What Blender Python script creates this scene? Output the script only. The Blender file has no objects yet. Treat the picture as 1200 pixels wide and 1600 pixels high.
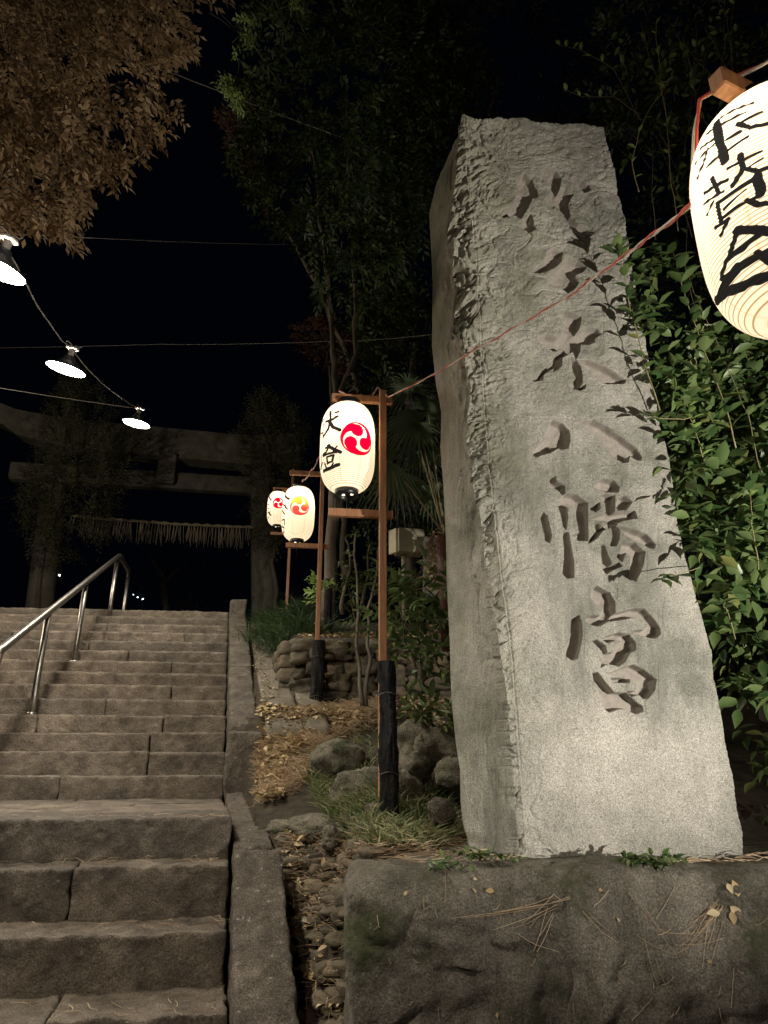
import bpy, math, random
import numpy as np
rng = np.random.default_rng(11)
random.seed(5)
R = math.radians
COL = bpy.context.scene.collection
SC = bpy.context.scene

# ------------------------------------------------------------------ camera
F = 1067.0; TH = R(20.0); EYE = 1.6
CT, ST = math.cos(TH), math.sin(TH)
cam_d = bpy.data.cameras.new('camera'); cam = bpy.data.objects.new('camera', cam_d); COL.objects.link(cam)
cam_d.sensor_fit = 'VERTICAL'; cam_d.sensor_height = 36.0; cam_d.lens = F/1600*36.0
cam_d.clip_start = 0.05; cam_d.clip_end = 500
cam.location = (0, 0, EYE); cam.rotation_euler = (math.pi/2+TH, 0, 0)
SC.camera = cam
# ------------------------------------------------------------------ world: night sky
w = bpy.data.worlds.new('World'); SC.world = w; w.use_nodes = True
nt = w.node_tree; bg = nt.nodes['Background']
bg.inputs['Color'].default_value = (0.16, 0.25, 0.60, 1); bg.inputs['Strength'].default_value = 0.0020
SC.view_settings.view_transform = 'Standard'; SC.view_settings.look = 'None'
SC.view_settings.exposure = 0.30; SC.view_settings.gamma = 1.0
SC.cycles.use_denoising = True
SC.cycles.max_bounces = 5; SC.cycles.diffuse_bounces = 3; SC.cycles.glossy_bounces = 2
SC.cycles.transparent_max_bounces = 6; SC.cycles.sample_clamp_indirect = 3.0
# ------------------------------------------------------------------ lamps that stand outside the frame
def light(name, kind, loc, energy, col, target=None, **kw):
    d = bpy.data.lights.new(name, kind); d.energy = energy; d.color = col
    for k, v in kw.items(): setattr(d, k, v)
    o = bpy.data.objects.new(name, d); COL.objects.link(o); o.location = loc
    if target is not None:
        from mathutils import Vector
        o.rotation_euler = (Vector(target)-Vector(loc)).to_track_quat('-Z', 'Y').to_euler()
    return o
FLOOD = light('floodlight', 'SPOT', (2.75, 0.35, EYE-0.15), 545, (1.0, 0.93, 0.83), (0.85, 2.9, EYE+1.15),
      spot_size=R(72), spot_blend=0.8, shadow_soft_size=0.018)
STREET = light('street_lamp_light', 'POINT', (-1.2, -5.5, 5.2), 150, (1.0, 0.84, 0.66), shadow_soft_size=0.12)
SIDE = light('path_lamp_light', 'POINT', (-7.2, 7.4, EYE+3.9), 330, (1.0, 0.86, 0.66), shadow_soft_size=0.10)

# ------------------------------------------------------------------ pixel rays (only used to take the sizes from the photograph)
def ray(px, py):
    dx = (np.asarray(px, float)-600)/F; dy = (800-np.asarray(py, float))/F
    return dx, CT-dy*ST, ST+dy*CT
def at(px, py, Y):
    a, b, c = ray(px, py); t = Y/b
    return np.stack(np.broadcast_arrays(a*t, b*t, c*t+EYE), -1)
def atz(px, py, z):
    a, b, c = ray(px, py); t = (z-EYE)/c
    return np.array([a*t, b*t, z])
def proj(P):
    X = P[..., 0]; Y = P[..., 1]; Z = P[..., 2]-EYE
    zc = Y*CT+Z*ST; yc = Z*CT-Y*ST
    return 600+F*X/zc, 800-F*yc/zc
# ------------------------------------------------------------------ noise
def _h(i, j, k, s):
    n = (i*374761393 + j*668265263 + k*1274126177 + s*974634) & 0xffffffff
    n = ((n ^ (n >> 13))*1103515245) & 0xffffffff
    n = ((n ^ (n >> 15))*747796405) & 0xffffffff
    return ((n ^ (n >> 16)) & 0xffff)/32767.5-1
def vn(p, s=0):
    p = np.asarray(p, float); i = np.floor(p).astype(np.int64); f = p-i; u = f*f*f*(f*(f*6-15)+10)
    r = 0
    for a in (0, 1):
        wa = u[..., 0] if a else 1-u[..., 0]
        for b in (0, 1):
            wb = u[..., 1] if b else 1-u[..., 1]
            for c in (0, 1):
                wc = u[..., 2] if c else 1-u[..., 2]
                r = r + wa*wb*wc*_h(i[..., 0]+a, i[..., 1]+b, i[..., 2]+c, s)
    return r
def fbm(p, sc, oct=4, s=0, gain=.5):
    p = np.asarray(p, float)*sc; r = 0; a = 1; t = 0
    for o in range(oct):
        r = r+a*vn(p*2.03**o+o*7.3, s+o); t += a; a *= gain
    return r/t
def sstep(a, b, x):
    t = np.clip((np.asarray(x, float)-a)/(b-a), 0, 1); return t*t*(3-2*t)
# ------------------------------------------------------------------ mesh helpers
def mesh_np(name, V, Fc, mat=None, smooth=True):
    """V (n,3); Fc: (m,k) array or a list of such arrays"""
    if isinstance(Fc, np.ndarray): Fc = [Fc]
    me = bpy.data.meshes.new(name); V = np.asarray(V, np.float32)
    me.vertices.add(len(V)); me.vertices.foreach_set('co', V.ravel())
    nl = sum(f.size for f in Fc); npoly = sum(len(f) for f in Fc)
    me.loops.add(nl); me.polygons.add(npoly)
    me.loops.foreach_set('vertex_index', np.concatenate([f.ravel() for f in Fc]).astype(np.int32))
    tot = np.concatenate([np.full(len(f), f.shape[1]) for f in Fc]).astype(np.int32)
    st = np.concatenate([[0], np.cumsum(tot)[:-1]]).astype(np.int32)
    me.polygons.foreach_set('loop_start', st)
    try: me.polygons.foreach_set('loop_total', tot)
    except Exception: pass
    me.update(calc_edges=True); me.validate()
    me.polygons.foreach_set('use_smooth', np.full(len(me.polygons), smooth))
    if mat: me.materials.append(mat)
    return me
def link(name, me, parent=None, loc=None):
    o = bpy.data.objects.new(name, me); COL.objects.link(o)
    if parent is not None: o.parent = parent
    if loc is not None: o.location = loc
    return o
def empty(name, loc=(0, 0, 0)):
    o = bpy.data.objects.new(name, None); COL.objects.link(o); o.location = loc; o.empty_display_size = .1
    return o
def tag(o, label=None, cat=None, group=None, kind=None):
    if label: o['label'] = label
    if cat: o['category'] = cat
    if group: o['group'] = group
    if kind: o['kind'] = kind
    return o
class MB:
    def __init__(s): s.v = []; s.f = {}; s.n = 0
    def add(s, V, Fc):
        V = np.asarray(V, float).reshape(-1, 3); s.v.append(V)
        for f in (Fc if isinstance(Fc, list) else [Fc]):
            f = np.asarray(f); s.f.setdefault(f.shape[1], []).append(f+s.n)
        s.n += len(V)
    def build(s, name, mat, parent=None, smooth=True, org=None):
        V = np.concatenate(s.v)
        if org is not None: V = V-np.asarray(org)
        me = mesh_np(name, V, [np.concatenate(f) for f in s.f.values()], mat, smooth)
        return link(name, me, parent)
def tube(mb, pts, r, n=8, cap=True):
    P = np.asarray(pts, float); m = len(P); r = np.broadcast_to(np.asarray(r, float), (m,))
    T = np.gradient(P, axis=0); T /= np.linalg.norm(T, axis=1)[:, None]+1e-9
    up = np.array([0, 0, 1.0]) if abs(T[0][2]) < .9 else np.array([1.0, 0, 0])
    A = np.cross(T, up); A /= np.linalg.norm(A, axis=1)[:, None]+1e-9; B = np.cross(T, A)
    a = np.arange(n)/n*2*math.pi
    V = P[:, None]+r[:, None, None]*(np.cos(a)[None, :, None]*A[:, None]+np.sin(a)[None, :, None]*B[:, None])
    i = np.arange(m-1)[:, None]*n; j = np.arange(n)[None]; k = (j+1) % n
    Fq = np.stack([i+j, i+k, i+n+k, i+n+j], -1).reshape(-1, 4)
    fs = [Fq]
    if cap: fs += [np.array([list(range(n))[::-1]]), np.array([list(range((m-1)*n, m*n))])]
    mb.add(V.reshape(-1, 3), fs)
def lathe(mb, prof, c=(0, 0, 0), n=32, M=None, cap=False):
    prof = np.asarray(prof, float); m = len(prof); a = np.arange(n)/n*2*math.pi
    V = np.stack([prof[:, 0][:, None]*np.cos(a), prof[:, 0][:, None]*np.sin(a), prof[:, 1][:, None]+0*a], -1).reshape(-1, 3)
    if M is not None: V = V@np.asarray(M).T
    i = np.arange(m-1)[:, None]*n; j = np.arange(n)[None]; k = (j+1) % n
    fs = [np.stack([i+j, i+k, i+n+k, i+n+j], -1).reshape(-1, 4)]
    if cap: fs += [np.array([list(range(n))[::-1]]), np.array([list(range((m-1)*n, m*n))])]
    mb.add(V+np.asarray(c), fs)
def box(mb, c, ax, half, bev=.003):
    """bevelled box: centre, three axes (rows), half sizes"""
    h = np.asarray(half, float); ax = np.asarray(ax, float); b = min(bev, h.min()*.45)
    V = []; idx = {}
    for sx in (-1, 1):
        for sy in (-1, 1):
            for sz in (-1, 1):
                s_ = np.array([sx, sy, sz])
                for d in range(3):
                    p = s_*(h-b); p[d] = s_[d]*h[d]; idx[(sx, sy, sz, d)] = len(V); V.append(p)
    Q = []; T = []
    for d in range(3):
        u, v = [(1, 2), (2, 0), (0, 1)][d]
        for s_ in (-1, 1):
            q = []
            for (a, b_) in ((-1, -1), (1, -1), (1, 1), (-1, 1)):
                k = [0, 0, 0]; k[d] = s_; k[u] = a; k[v] = b_; q.append(idx[(*k, d)])
            Q.append(q if s_ > 0 else q[::-1])
    for d in range(3):            # edges running along d
        u, v = [(1, 2), (2, 0), (0, 1)][d]
        for a in (-1, 1):
            for b_ in (-1, 1):
                k0 = [0]*3; k1 = [0]*3; k0[u] = k1[u] = a; k0[v] = k1[v] = b_; k0[d] = -1; k1[d] = 1
                q = [idx[(*k0, u)], idx[(*k1, u)], idx[(*k1, v)], idx[(*k0, v)]]
                Q.append(q if a*b_ < 0 else q[::-1])
    for sx in (-1, 1):
        for sy in (-1, 1):
            for sz in (-1, 1):
                t = [idx[(sx, sy, sz, d)] for d in range(3)]
                T.append(t if sx*sy*sz > 0 else t[::-1])
    mb.add(np.array(V)@ax+np.asarray(c), [np.array(Q), np.array(T)])
AX = np.eye(3)
def bar(mb, p, q, wx, wz, up=(0, 0, 1), bev=.003):
    p = np.asarray(p, float); q = np.asarray(q, float); d = q-p; L = np.linalg.norm(d); d /= L
    s_ = np.cross(d, up); s_ /= np.linalg.norm(s_); u = np.cross(s_, d)
    box(mb, (p+q)/2, np.array([d, s_, u]), (L/2, wx/2, wz/2), bev)
def grid_box(nx, ny, nz):
    """surface grid of the unit box [-1,1]^3 with shared vertices, outward quads"""
    ids = {}; V = []; Q = []
    def vid(i, j, k):
        key = (i, j, k)
        if key not in ids: ids[key] = len(V); V.append((i/nx*2-1, j/ny*2-1, k/nz*2-1))
        return ids[key]
    for i in range(nx):
        for j in range(ny):
            Q.append([vid(i, j, nz), vid(i+1, j, nz), vid(i+1, j+1, nz), vid(i, j+1, nz)])
            Q.append([vid(i, j, 0), vid(i, j+1, 0), vid(i+1, j+1, 0), vid(i+1, j, 0)])
    for i in range(nx):
        for k in range(nz):
            Q.append([vid(i, 0, k), vid(i+1, 0, k), vid(i+1, 0, k+1), vid(i, 0, k+1)])
            Q.append([vid(i, ny, k), vid(i, ny, k+1), vid(i+1, ny, k+1), vid(i+1, ny, k)])
    for j in range(ny):
        for k in range(nz):
            Q.append([vid(nx, j, k), vid(nx, j+1, k), vid(nx, j+1, k+1), vid(nx, j, k+1)])
            Q.append([vid(0, j, k), vid(0, j, k+1), vid(0, j+1, k+1), vid(0, j+1, k)])
    return np.array(V), np.array(Q)
_gb = {}
def rough_block(mb, O, ex, ey, ez, res=.02, rnd=.012, amp=.006, sc=14, chip=.5, seed=0, low=.004):
    """rough hewn block spanning vectors ex, ey, ez from corner O"""
    ex, ey, ez = [np.asarray(v, float) for v in (ex, ey, ez)]; L = [np.linalg.norm(v) for v in (ex, ey, ez)]
    n = tuple(max(2, int(round(l/res))) for l in L)
    if n not in _gb: _gb[n] = grid_box(*n)
    V, Q = _gb[n]; h = np.array(L)/2; P = V*h
    pw = np.asarray(O)+(P/h*.5+.5)@np.array([ex, ey, ez])
    rr = rnd*(1+.8*fbm(pw, 9, 3, seed+50)+chip*np.clip(fbm(pw, 5, 3, seed+90), 0, 1)*2)
    rr = np.clip(rr, rnd*.3, h.min()*.9)
    q = np.clip(P, -(h-rr[:, None]), h-rr[:, None]); d = P-q; dl = np.linalg.norm(d, axis=1)
    m = dl > 1e-9; P[m] = q[m]+d[m]/dl[m][:, None]*rr[m][:, None]
    pw = np.asarray(O)+(P/h*.5+.5)@np.array([ex, ey, ez])
    D = np.stack([fbm(pw, sc, 4, seed+k*13) for k in range(3)], -1)*amp*1.6
    D += np.stack([fbm(pw, 2.2, 2, seed+k*17+5) for k in range(3)], -1)*low*2
    mb.add(pw+D, Q)
def sphere_np(n=20, m=14):
    a = np.arange(n)/n*2*math.pi; b = np.linspace(-math.pi/2, math.pi/2, m+1)[1:-1]
    V = [(0, 0, -1)]+[(math.cos(y)*math.cos(x), math.cos(y)*math.sin(x), math.sin(y)) for y in b for x in a]+[(0, 0, 1)]
    Q = []; T = []
    for i in range(m-2):
        for j in range(n):
            Q.append([1+i*n+j, 1+i*n+(j+1) % n, 1+(i+1)*n+(j+1) % n, 1+(i+1)*n+j])
    for j in range(n):
        T.append([0, 1+(j+1) % n, 1+j]); T.append([len(V)-1, 1+(m-2)*n+j, 1+(m-2)*n+(j+1) % n])
    return np.array(V), [np.array(Q), np.array(T)]
_sp = {}
def rock(mb, c, rad, seed, n=20, amp=.22, rot=0., flat=.0, fine=.03):
    if n not in _sp: _sp[n] = sphere_np(n, max(8, int(n*.7)))
    V, Fq = _sp[n]; V = V.copy()
    if flat > 0: V = np.sign(V)*np.abs(V)**(1-flat); V /= (np.abs(V)**4).sum(1)[:, None]**.25
    s0 = np.array([seed*3.1, seed*1.7, seed*.9])
    V = V*(1+amp*fbm(V+s0, 1.3, 3, seed)+fine*fbm(V+s0, 7, 3, seed+3))[:, None]*np.asarray(rad)
    cr, sr = math.cos(rot), math.sin(rot)
    V = V@np.array([[cr, sr, 0], [-sr, cr, 0], [0, 0, 1]])
    mb.add(V+np.asarray(c), Fq)

# ------------------------------------------------------------------ materials
def _new(name):
    m = bpy.data.materials.new(name); m.use_nodes = True; nt = m.node_tree
    return m, nt, nt.nodes['Principled BSDF'], nt.nodes['Material Output']
def _noise(nt, scale, detail=6, rough=.6, vec=None, dist=0):
    n = nt.nodes.new('ShaderNodeTexNoise'); n.inputs['Scale'].default_value = scale
    n.inputs['Detail'].default_value = detail; n.inputs['Roughness'].default_value = rough
    n.inputs['Distortion'].default_value = dist
    if vec is not None: nt.links.new(vec, n.inputs['Vector'])
    return n.outputs['Fac']
def _ramp(nt, fac, stops):
    r = nt.nodes.new('ShaderNodeValToRGB'); e = r.color_ramp.elements
    while len(e) < len(stops): e.new(.5)
    for el, (p, c) in zip(e, stops):
        el.position = p; el.color = (*c, 1) if len(c) == 3 else c
    nt.links.new(fac, r.inputs['Fac']); return r.outputs['Color']
def _mix(nt, fac, a, b, mode='MIX'):
    m = nt.nodes.new('ShaderNodeMix'); m.data_type = 'RGBA'; m.blend_type = mode
    for sock, v in ((m.inputs[0], fac), (m.inputs[6], a), (m.inputs[7], b)):
        if isinstance(v, (int, float)): sock.default_value = v
        elif isinstance(v, tuple): sock.default_value = (*v, 1) if len(v) == 3 else v
        else: nt.links.new(v, sock)
    return m.outputs[2]
def _coord(nt, scale=(1, 1, 1)):
    t = nt.nodes.new('ShaderNodeNewGeometry'); mp = nt.nodes.new('ShaderNodeMapping')
    mp.inputs['Scale'].default_value = scale; nt.links.new(t.outputs['Position'], mp.inputs['Vector'])
    return mp.outputs['Vector']
def _bump(nt, bsdf, hs):
    prev = None
    for h, strength, dist in hs:
        b = nt.nodes.new('ShaderNodeBump'); b.inputs['Strength'].default_value = strength; b.inputs['Distance'].default_value = dist
        nt.links.new(h, b.inputs['Height'])
        if prev: nt.links.new(prev, b.inputs['Normal'])
        prev = b.outputs['Normal']
    nt.links.new(prev, bsdf.inputs['Normal'])
def stone_mat(name, c0, c1, c2, rough=.85, scale=6, speck=None, lichen=None, moss=None, bumps=((30, .5, .01), (140, .5, .003)), stretch=(1, 1, 1), spec=.3, island=0.):
    m, nt, b, o = _new(name); v = _coord(nt, stretch); v1 = _coord(nt)
    col = _ramp(nt, _noise(nt, scale, 8, .65, v), [(.3, c0), (.5, c1), (.7, c2)])
    if speck:                                  # mineral grain
        sc, amt = speck
        g = _ramp(nt, _noise(nt, sc, 2, .7, v1), [(.34, (.12, .12, .12)), (.5, (.5, .5, .5)), (.64, (1, 1, 1))])
        col = _mix(nt, amt, col, g, 'OVERLAY')
    if moss:
        mc, lo, hi, sc = moss
        f = _ramp(nt, _noise(nt, sc, 7, .7, v1), [(lo, (0, 0, 0)), (hi, (1, 1, 1))]); col = _mix(nt, f, col, mc)
    if lichen:
        lc, lo, hi, sc = lichen
        f = _ramp(nt, _noise(nt, sc, 10, .8, v1), [(lo, (0, 0, 0)), (hi, (1, 1, 1))]); col = _mix(nt, f, col, lc)
    if island:
        gi = nt.nodes.new('ShaderNodeNewGeometry'); fi = _ramp(nt, gi.outputs['Random Per Island'], [(0, (1-island,)*3), (.5, (1, 1-island*.05, 1-island*.12)), (1, (1+island*.6, 1+island*.5, 1+island*.42))])
        col = _mix(nt, 1., col, fi, 'MULTIPLY')
    nt.links.new(col, b.inputs['Base Color']); b.inputs['Roughness'].default_value = rough
    b.inputs['Specular IOR Level'].default_value = spec
    _bump(nt, b, [(_noise(nt, sc, 6, .7, v1), st, d) for sc, st, d in bumps])
    return m
def plain(name, col, rough=.5, metal=0., noise=None, bump=None, spec=.5):
    m, nt, b, o = _new(name); b.inputs['Roughness'].default_value = rough; b.inputs['Metallic'].default_value = metal
    b.inputs['Specular IOR Level'].default_value = spec
    b.inputs['Base Color'].default_value = (*col, 1)
    if noise:
        sc, k = noise; v = _coord(nt)
        nt.links.new(_ramp(nt, _noise(nt, sc, 6, .6, v), [(.3, tuple(c*(1-k) for c in col)), (.7, tuple(min(1, c*(1+k)) for c in col))]), b.inputs['Base Color'])
    if bump:
        sc, st, d = bump; _bump(nt, b, [(_noise(nt, sc, 5, .6, _coord(nt)), st, d)])
    return m
def leaf_mat(name, cols, rough=.45, trans=.25, scale=9, spec=.4):
    m, nt, b, o = _new(name); v = _coord(nt)
    n = len(cols); gi = nt.nodes.new('ShaderNodeNewGeometry'); mx_ = nt.nodes.new('ShaderNodeMath'); mx_.operation = 'MULTIPLY_ADD'
    nt.links.new(gi.outputs['Random Per Island'], mx_.inputs[0]); mx_.inputs[1].default_value = .62
    ns_ = nt.nodes.new('ShaderNodeMath'); ns_.operation = 'MULTIPLY'; nt.links.new(_noise(nt, scale*.2, 3, .8, v), ns_.inputs[0]); ns_.inputs[1].default_value = .42; nt.links.new(ns_.outputs[0], mx_.inputs[2])
    col = _ramp(nt, mx_.outputs[0], [(.1+.8*i/(n-1), c) for i, c in enumerate(cols)])
    nt.links.new(col, b.inputs['Base Color']); b.inputs['Roughness'].default_value = rough
    b.inputs['Specular IOR Level'].default_value = spec
    t = nt.nodes.new('ShaderNodeBsdfTranslucent'); nt.links.new(col, t.inputs['Color'])
    mx = nt.nodes.new('ShaderNodeMixShader'); mx.inputs[0].default_value = trans
    nt.links.new(b.outputs[0], mx.inputs[1]); nt.links.new(t.outputs[0], mx.inputs[2]); nt.links.new(mx.outputs[0], o.inputs['Surface'])
    return m
def emit(name, col, strength):
    m, nt, b, o = _new(name); e = nt.nodes.new('ShaderNodeEmission')
    e.inputs['Color'].default_value = (*col, 1); e.inputs['Strength'].default_value = strength
    nt.links.new(e.outputs[0], o.inputs['Surface']); return m

def granite_mat():
    m, nt, b, o = _new('monument_granite'); v1 = _coord(nt)
    col = _ramp(nt, _noise(nt, 2.6, 8, .65, v1), [(.34, (.17, .17, .14)), (.44, (.27, .265, .225)), (.56, (.35, .335, .29)), (.66, (.43, .41, .36))])
    g = _ramp(nt, _noise(nt, 190, 3, .85, v1), [(.36, (.03, .03, .03)), (.48, (.42, .42, .42)), (.56, (.62, .62, .62)), (.68, (1, 1, 1))])
    col = _mix(nt, .6, col, g, 'OVERLAY')
    # vertical water stains
    vs = _coord(nt, (3.6, 3.6, .9))
    f = _ramp(nt, _noise(nt, 1, 8, .7, vs), [(.52, (0, 0, 0)), (.68, (1, 1, 1))]); col = _mix(nt, _mix(nt, .3, f, (0, 0, 0)), col, (.12, .12, .10))
    # green algae, stronger to the top and on the left side
    geo = nt.nodes.new('ShaderNodeNewGeometry'); sp = nt.nodes.new('ShaderNodeSeparateXYZ'); nt.links.new(geo.outputs['Position'], sp.inputs[0])
    a = nt.nodes.new('ShaderNodeMath'); a.operation = 'MULTIPLY_ADD'; nt.links.new(sp.outputs['Z'], a.inputs[0]); a.inputs[1].default_value = .075; a.inputs[2].default_value = -.2
    a2 = nt.nodes.new('ShaderNodeMath'); a2.operation = 'MULTIPLY_ADD'; nt.links.new(sp.outputs['X'], a2.inputs[0]); a2.inputs[1].default_value = -.32; a2.inputs[2].default_value = .24
    ad = nt.nodes.new('ShaderNodeMath'); ad.operation = 'ADD'; nt.links.new(a.outputs[0], ad.inputs[0]); nt.links.new(a2.outputs[0], ad.inputs[1])
    ad2 = nt.nodes.new('ShaderNodeMath'); ad2.operation = 'ADD'; nt.links.new(ad.outputs[0], ad2.inputs[0]); nt.links.new(_noise(nt, 4.5, 8, .7, v1), ad2.inputs[1])
    f = _ramp(nt, ad2.outputs[0], [(.5, (0, 0, 0)), (.78, (1, 1, 1))]); col = _mix(nt, _mix(nt, .62, f, (0, 0, 0)), col, (.17, .175, .09))
    ct_ = nt.nodes.new('ShaderNodeAttribute'); ct_.attribute_name = 'cut'      # freshly cut stone inside the characters is smoother and pinker
    cc_ = _ramp(nt, _noise(nt, 40, 6, .7, v1), [(.3, (.25, .22, .19)), (.7, (.36, .32, .28))]); fc = nt.nodes.new('ShaderNodeMath'); fc.operation = 'MULTIPLY'; nt.links.new(ct_.outputs['Fac'], fc.inputs[0]); fc.inputs[1].default_value = .75
    col = _mix(nt, fc.outputs[0], col, cc_)
    nt.links.new(col, b.inputs['Base Color']); b.inputs['Roughness'].default_value = .8; b.inputs['Specular IOR Level'].default_value = .3
    _bump(nt, b, [(_noise(nt, 22, 8, .7, v1), .4, .010), (_noise(nt, 230, 3, .8, v1), .6, .0022)])
    return m
M = {}
M['granite'] = granite_mat()
M['step'] = stone_mat('step_stone', (.060, .047, .035), (.145, .117, .088), (.25, .208, .160), .62, 7, speck=(170, .6),
                      lichen=((.36, .33, .28), .60, .67, 45), bumps=((16, .8, .03), (55, 1.0, .016), (170, 1.0, .006)), spec=.45, island=.28)
M['kerb'] = stone_mat('kerb_stone', (.060, .049, .038), (.11, .091, .071), (.18, .153, .124), .8, 8, speck=(170, .65),
                      lichen=((.45, .43, .39), .585, .64, 38), bumps=((14, .8, .03), (50, 1., .014), (170, 1., .006)))
M['plinth'] = stone_mat('mossy_boulder', (.074, .067, .054), (.155, .138, .112), (.27, .243, .198), .85, 4.5, speck=(160, .55),
                      moss=((.06, .068, .032), .52, .66, 2.6), lichen=((.22, .21, .175), .57, .64, 24), bumps=((8, .7, .05), (30, 1., .02), (90, 1., .008), (220, .8, .003)), stretch=(1, 1, .55))
M['boulder'] = stone_mat('garden_boulder', (.10, .092, .066), (.17, .152, .112), (.26, .235, .18), .85, 6, speck=(150, .7),
                      moss=((.055, .065, .03), .50, .62, 7), lichen=((.28, .27, .23), .58, .65, 30), bumps=((12, .8, .04), (50, 1., .014), (160, .9, .005)))
M['cobble'] = stone_mat('wall_cobble', (.085, .075, .058), (.15, .125, .09), (.23, .185, .12), .85, 3.3,
                      island=.45, moss=((.055, .06, .035), .54, .66, 5), bumps=((12, .8, .035), (45, 1., .012), (150, .9, .005)))
M['mortar'] = stone_mat('dark_mortar', (.03, .027, .022), (.05, .045, .036), (.07, .062, .05), .95, 12, bumps=((50, .6, .01),))
M['path'] = stone_mat('worn_path_concrete', (.10, .088, .068), (.15, .13, .10), (.20, .175, .14), .9, 5,
                      island=.2, moss=((.06, .065, .035), .52, .68, 4), bumps=((40, .5, .006), (160, .5, .002)))
M['soil'] = stone_mat('leafy_soil', (.030, .024, .017), (.055, .044, .030), (.09, .072, .048), .95, 14, bumps=((30, .8, .02), (120, .8, .006)))
M['torii'] = stone_mat('torii_stone', (.13, .125, .10), (.20, .19, .155), (.28, .265, .215), .85, 2.5,
                      moss=((.07, .075, .05), .55, .66, 2.2), bumps=((12, .4, .02), (60, .4, .005)))
M['char'] = stone_mat('charred_wood', (.012, .012, .013), (.022, .021, .021), (.05, .047, .043), .95, 30, stretch=(1, 1, .12), spec=.12, bumps=((18, .9, .03), (70, 1., .012)))
M['bark'] = stone_mat('bark', (.07, .058, .042), (.12, .10, .074), (.19, .165, .12), .9, 9, stretch=(1, 1, .3), bumps=((30, .7, .01),))
def wood_mat():
    m, nt, b, o = _new('cedar_batten'); v = _coord(nt, (14, 14, 1.3))
    col = _ramp(nt, _noise(nt, 2.2, 6, .65, v, 1.5), [(.3, (.22, .098, .045)), (.5, (.36, .17, .08)), (.7, (.50, .26, .13))])
    nt.links.new(col, b.inputs['Base Color']); b.inputs['Roughness'].default_value = .6
    _bump(nt, b, [(_noise(nt, 5, 6, .7, v), .25, .003)]); return m
M['wood'] = wood_mat()
M['steel'] = plain('worn_steel_tube', (.30, .28, .255), .38, 1.0, noise=(22, .3), bump=(60, .15, .002))
M['black'] = plain('black_lacquer', (.012, .012, .012), .35)
M['wire'] = plain('tie_wire', (.10, .09, .08), .5, .8)
M['cable'] = plain('pale_cable', (.42, .40, .36), .6)
M['dimcable'] = plain('grey_cable', (.20, .19, .17), .6)
M['redwire'] = plain('red_wire', (.62, .10, .07), .5)
M['whitewire'] = plain('cream_wire', (.68, .60, .50), .5)
M['shade'] = plain('dark_enamel', (.045, .045, .048), .35, .0)
M['porcelain'] = plain('porcelain', (.55, .50, .45), .35)
M['disc'] = emit('lamp_glass', (1.0, .91, .76), 350.0)
M['box'] = plain('beige_box_paint', (.30, .27, .19), .55, noise=(9, .2))
M['boxdoor'] = plain('pale_door_paint', (.62, .56, .38), .5, noise=(9, .15))
M['conc'] = stone_mat('grey_concrete_block', (.10, .095, .085), (.14, .13, .115), (.18, .17, .15), .9, 6, bumps=((60, .5, .004),))
M['rope'] = plain('straw_rope', (.46, .40, .27), .9, noise=(60, .4), bump=(200, .8, .004))
M['brownleaf'] = leaf_mat('russet_leaves', [(.10, .063, .034), (.26, .175, .092), (.46, .32, .18), (.19, .13, .064), (.40, .26, .12)], .6, .2, 7, .25)
M['greenleaf'] = leaf_mat('tree_leaves', [(.018, .03, .010), (.034, .052, .016), (.065, .098, .027), (.025, .042, .013)], .5, .25, 8)
M['freshleaf'] = leaf_mat('fresh_leaves', [(.20, .32, .08), (.34, .48, .15), (.26, .40, .11)], .5, .3, 12)
M['vineleaf'] = leaf_mat('glossy_vine_leaves', [(.015, .04, .012), (.055, .11, .032), (.17, .23, .085), (.04, .085, .024), (.10, .15, .045), (.22, .22, .07)], .38, .18, 14)
M['hedge'] = leaf_mat('hedge_leaves', [(.012, .021, .008), (.023, .036, .012), (.042, .058, .022)], .55, .15, 8)
M['redleaf'] = leaf_mat('dark_red_leaves', [(.05, .02, .014), (.09, .035, .02), (.12, .055, .025)], .6, .2, 8)
M['shrubleaf'] = leaf_mat('shrub_leaves', [(.05, .075, .025), (.085, .12, .035), (.15, .16, .05)], .5, .25, 20)
M['palmleaf'] = leaf_mat('palm_fronds', [(.05, .075, .035), (.09, .12, .06)], .45, .2, 12)
M['grass'] = leaf_mat('short_grass', [(.03, .06, .018), (.09, .14, .045), (.36, .34, .18), (.06, .10, .03)], .55, .25, 30)
M['mondo'] = leaf_mat('mondo_grass', [(.022, .045, .016), (.04, .075, .025), (.06, .095, .035)], .5, .2, 20)
M['litter'] = leaf_mat('fallen_leaves', [(.22, .14, .075), (.42, .31, .18), (.62, .52, .34), (.34, .23, .12), (.56, .46, .20)], .75, .1, 25, .2)
M['needle'] = leaf_mat('dry_pine_needles', [(.26, .18, .11), (.47, .35, .23), (.68, .56, .39)], .75, .05, 30, .2)
M['conifer'] = leaf_mat('conifer_sprays', [(.055, .06, .028), (.095, .10, .05), (.13, .125, .065)], .6, .15, 8)
M['stem'] = plain('pale_stem', (.26, .22, .11), .6, noise=(25, .3))
M['darkstem'] = plain('dark_twig', (.11, .085, .055), .8, noise=(25, .3))

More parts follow.
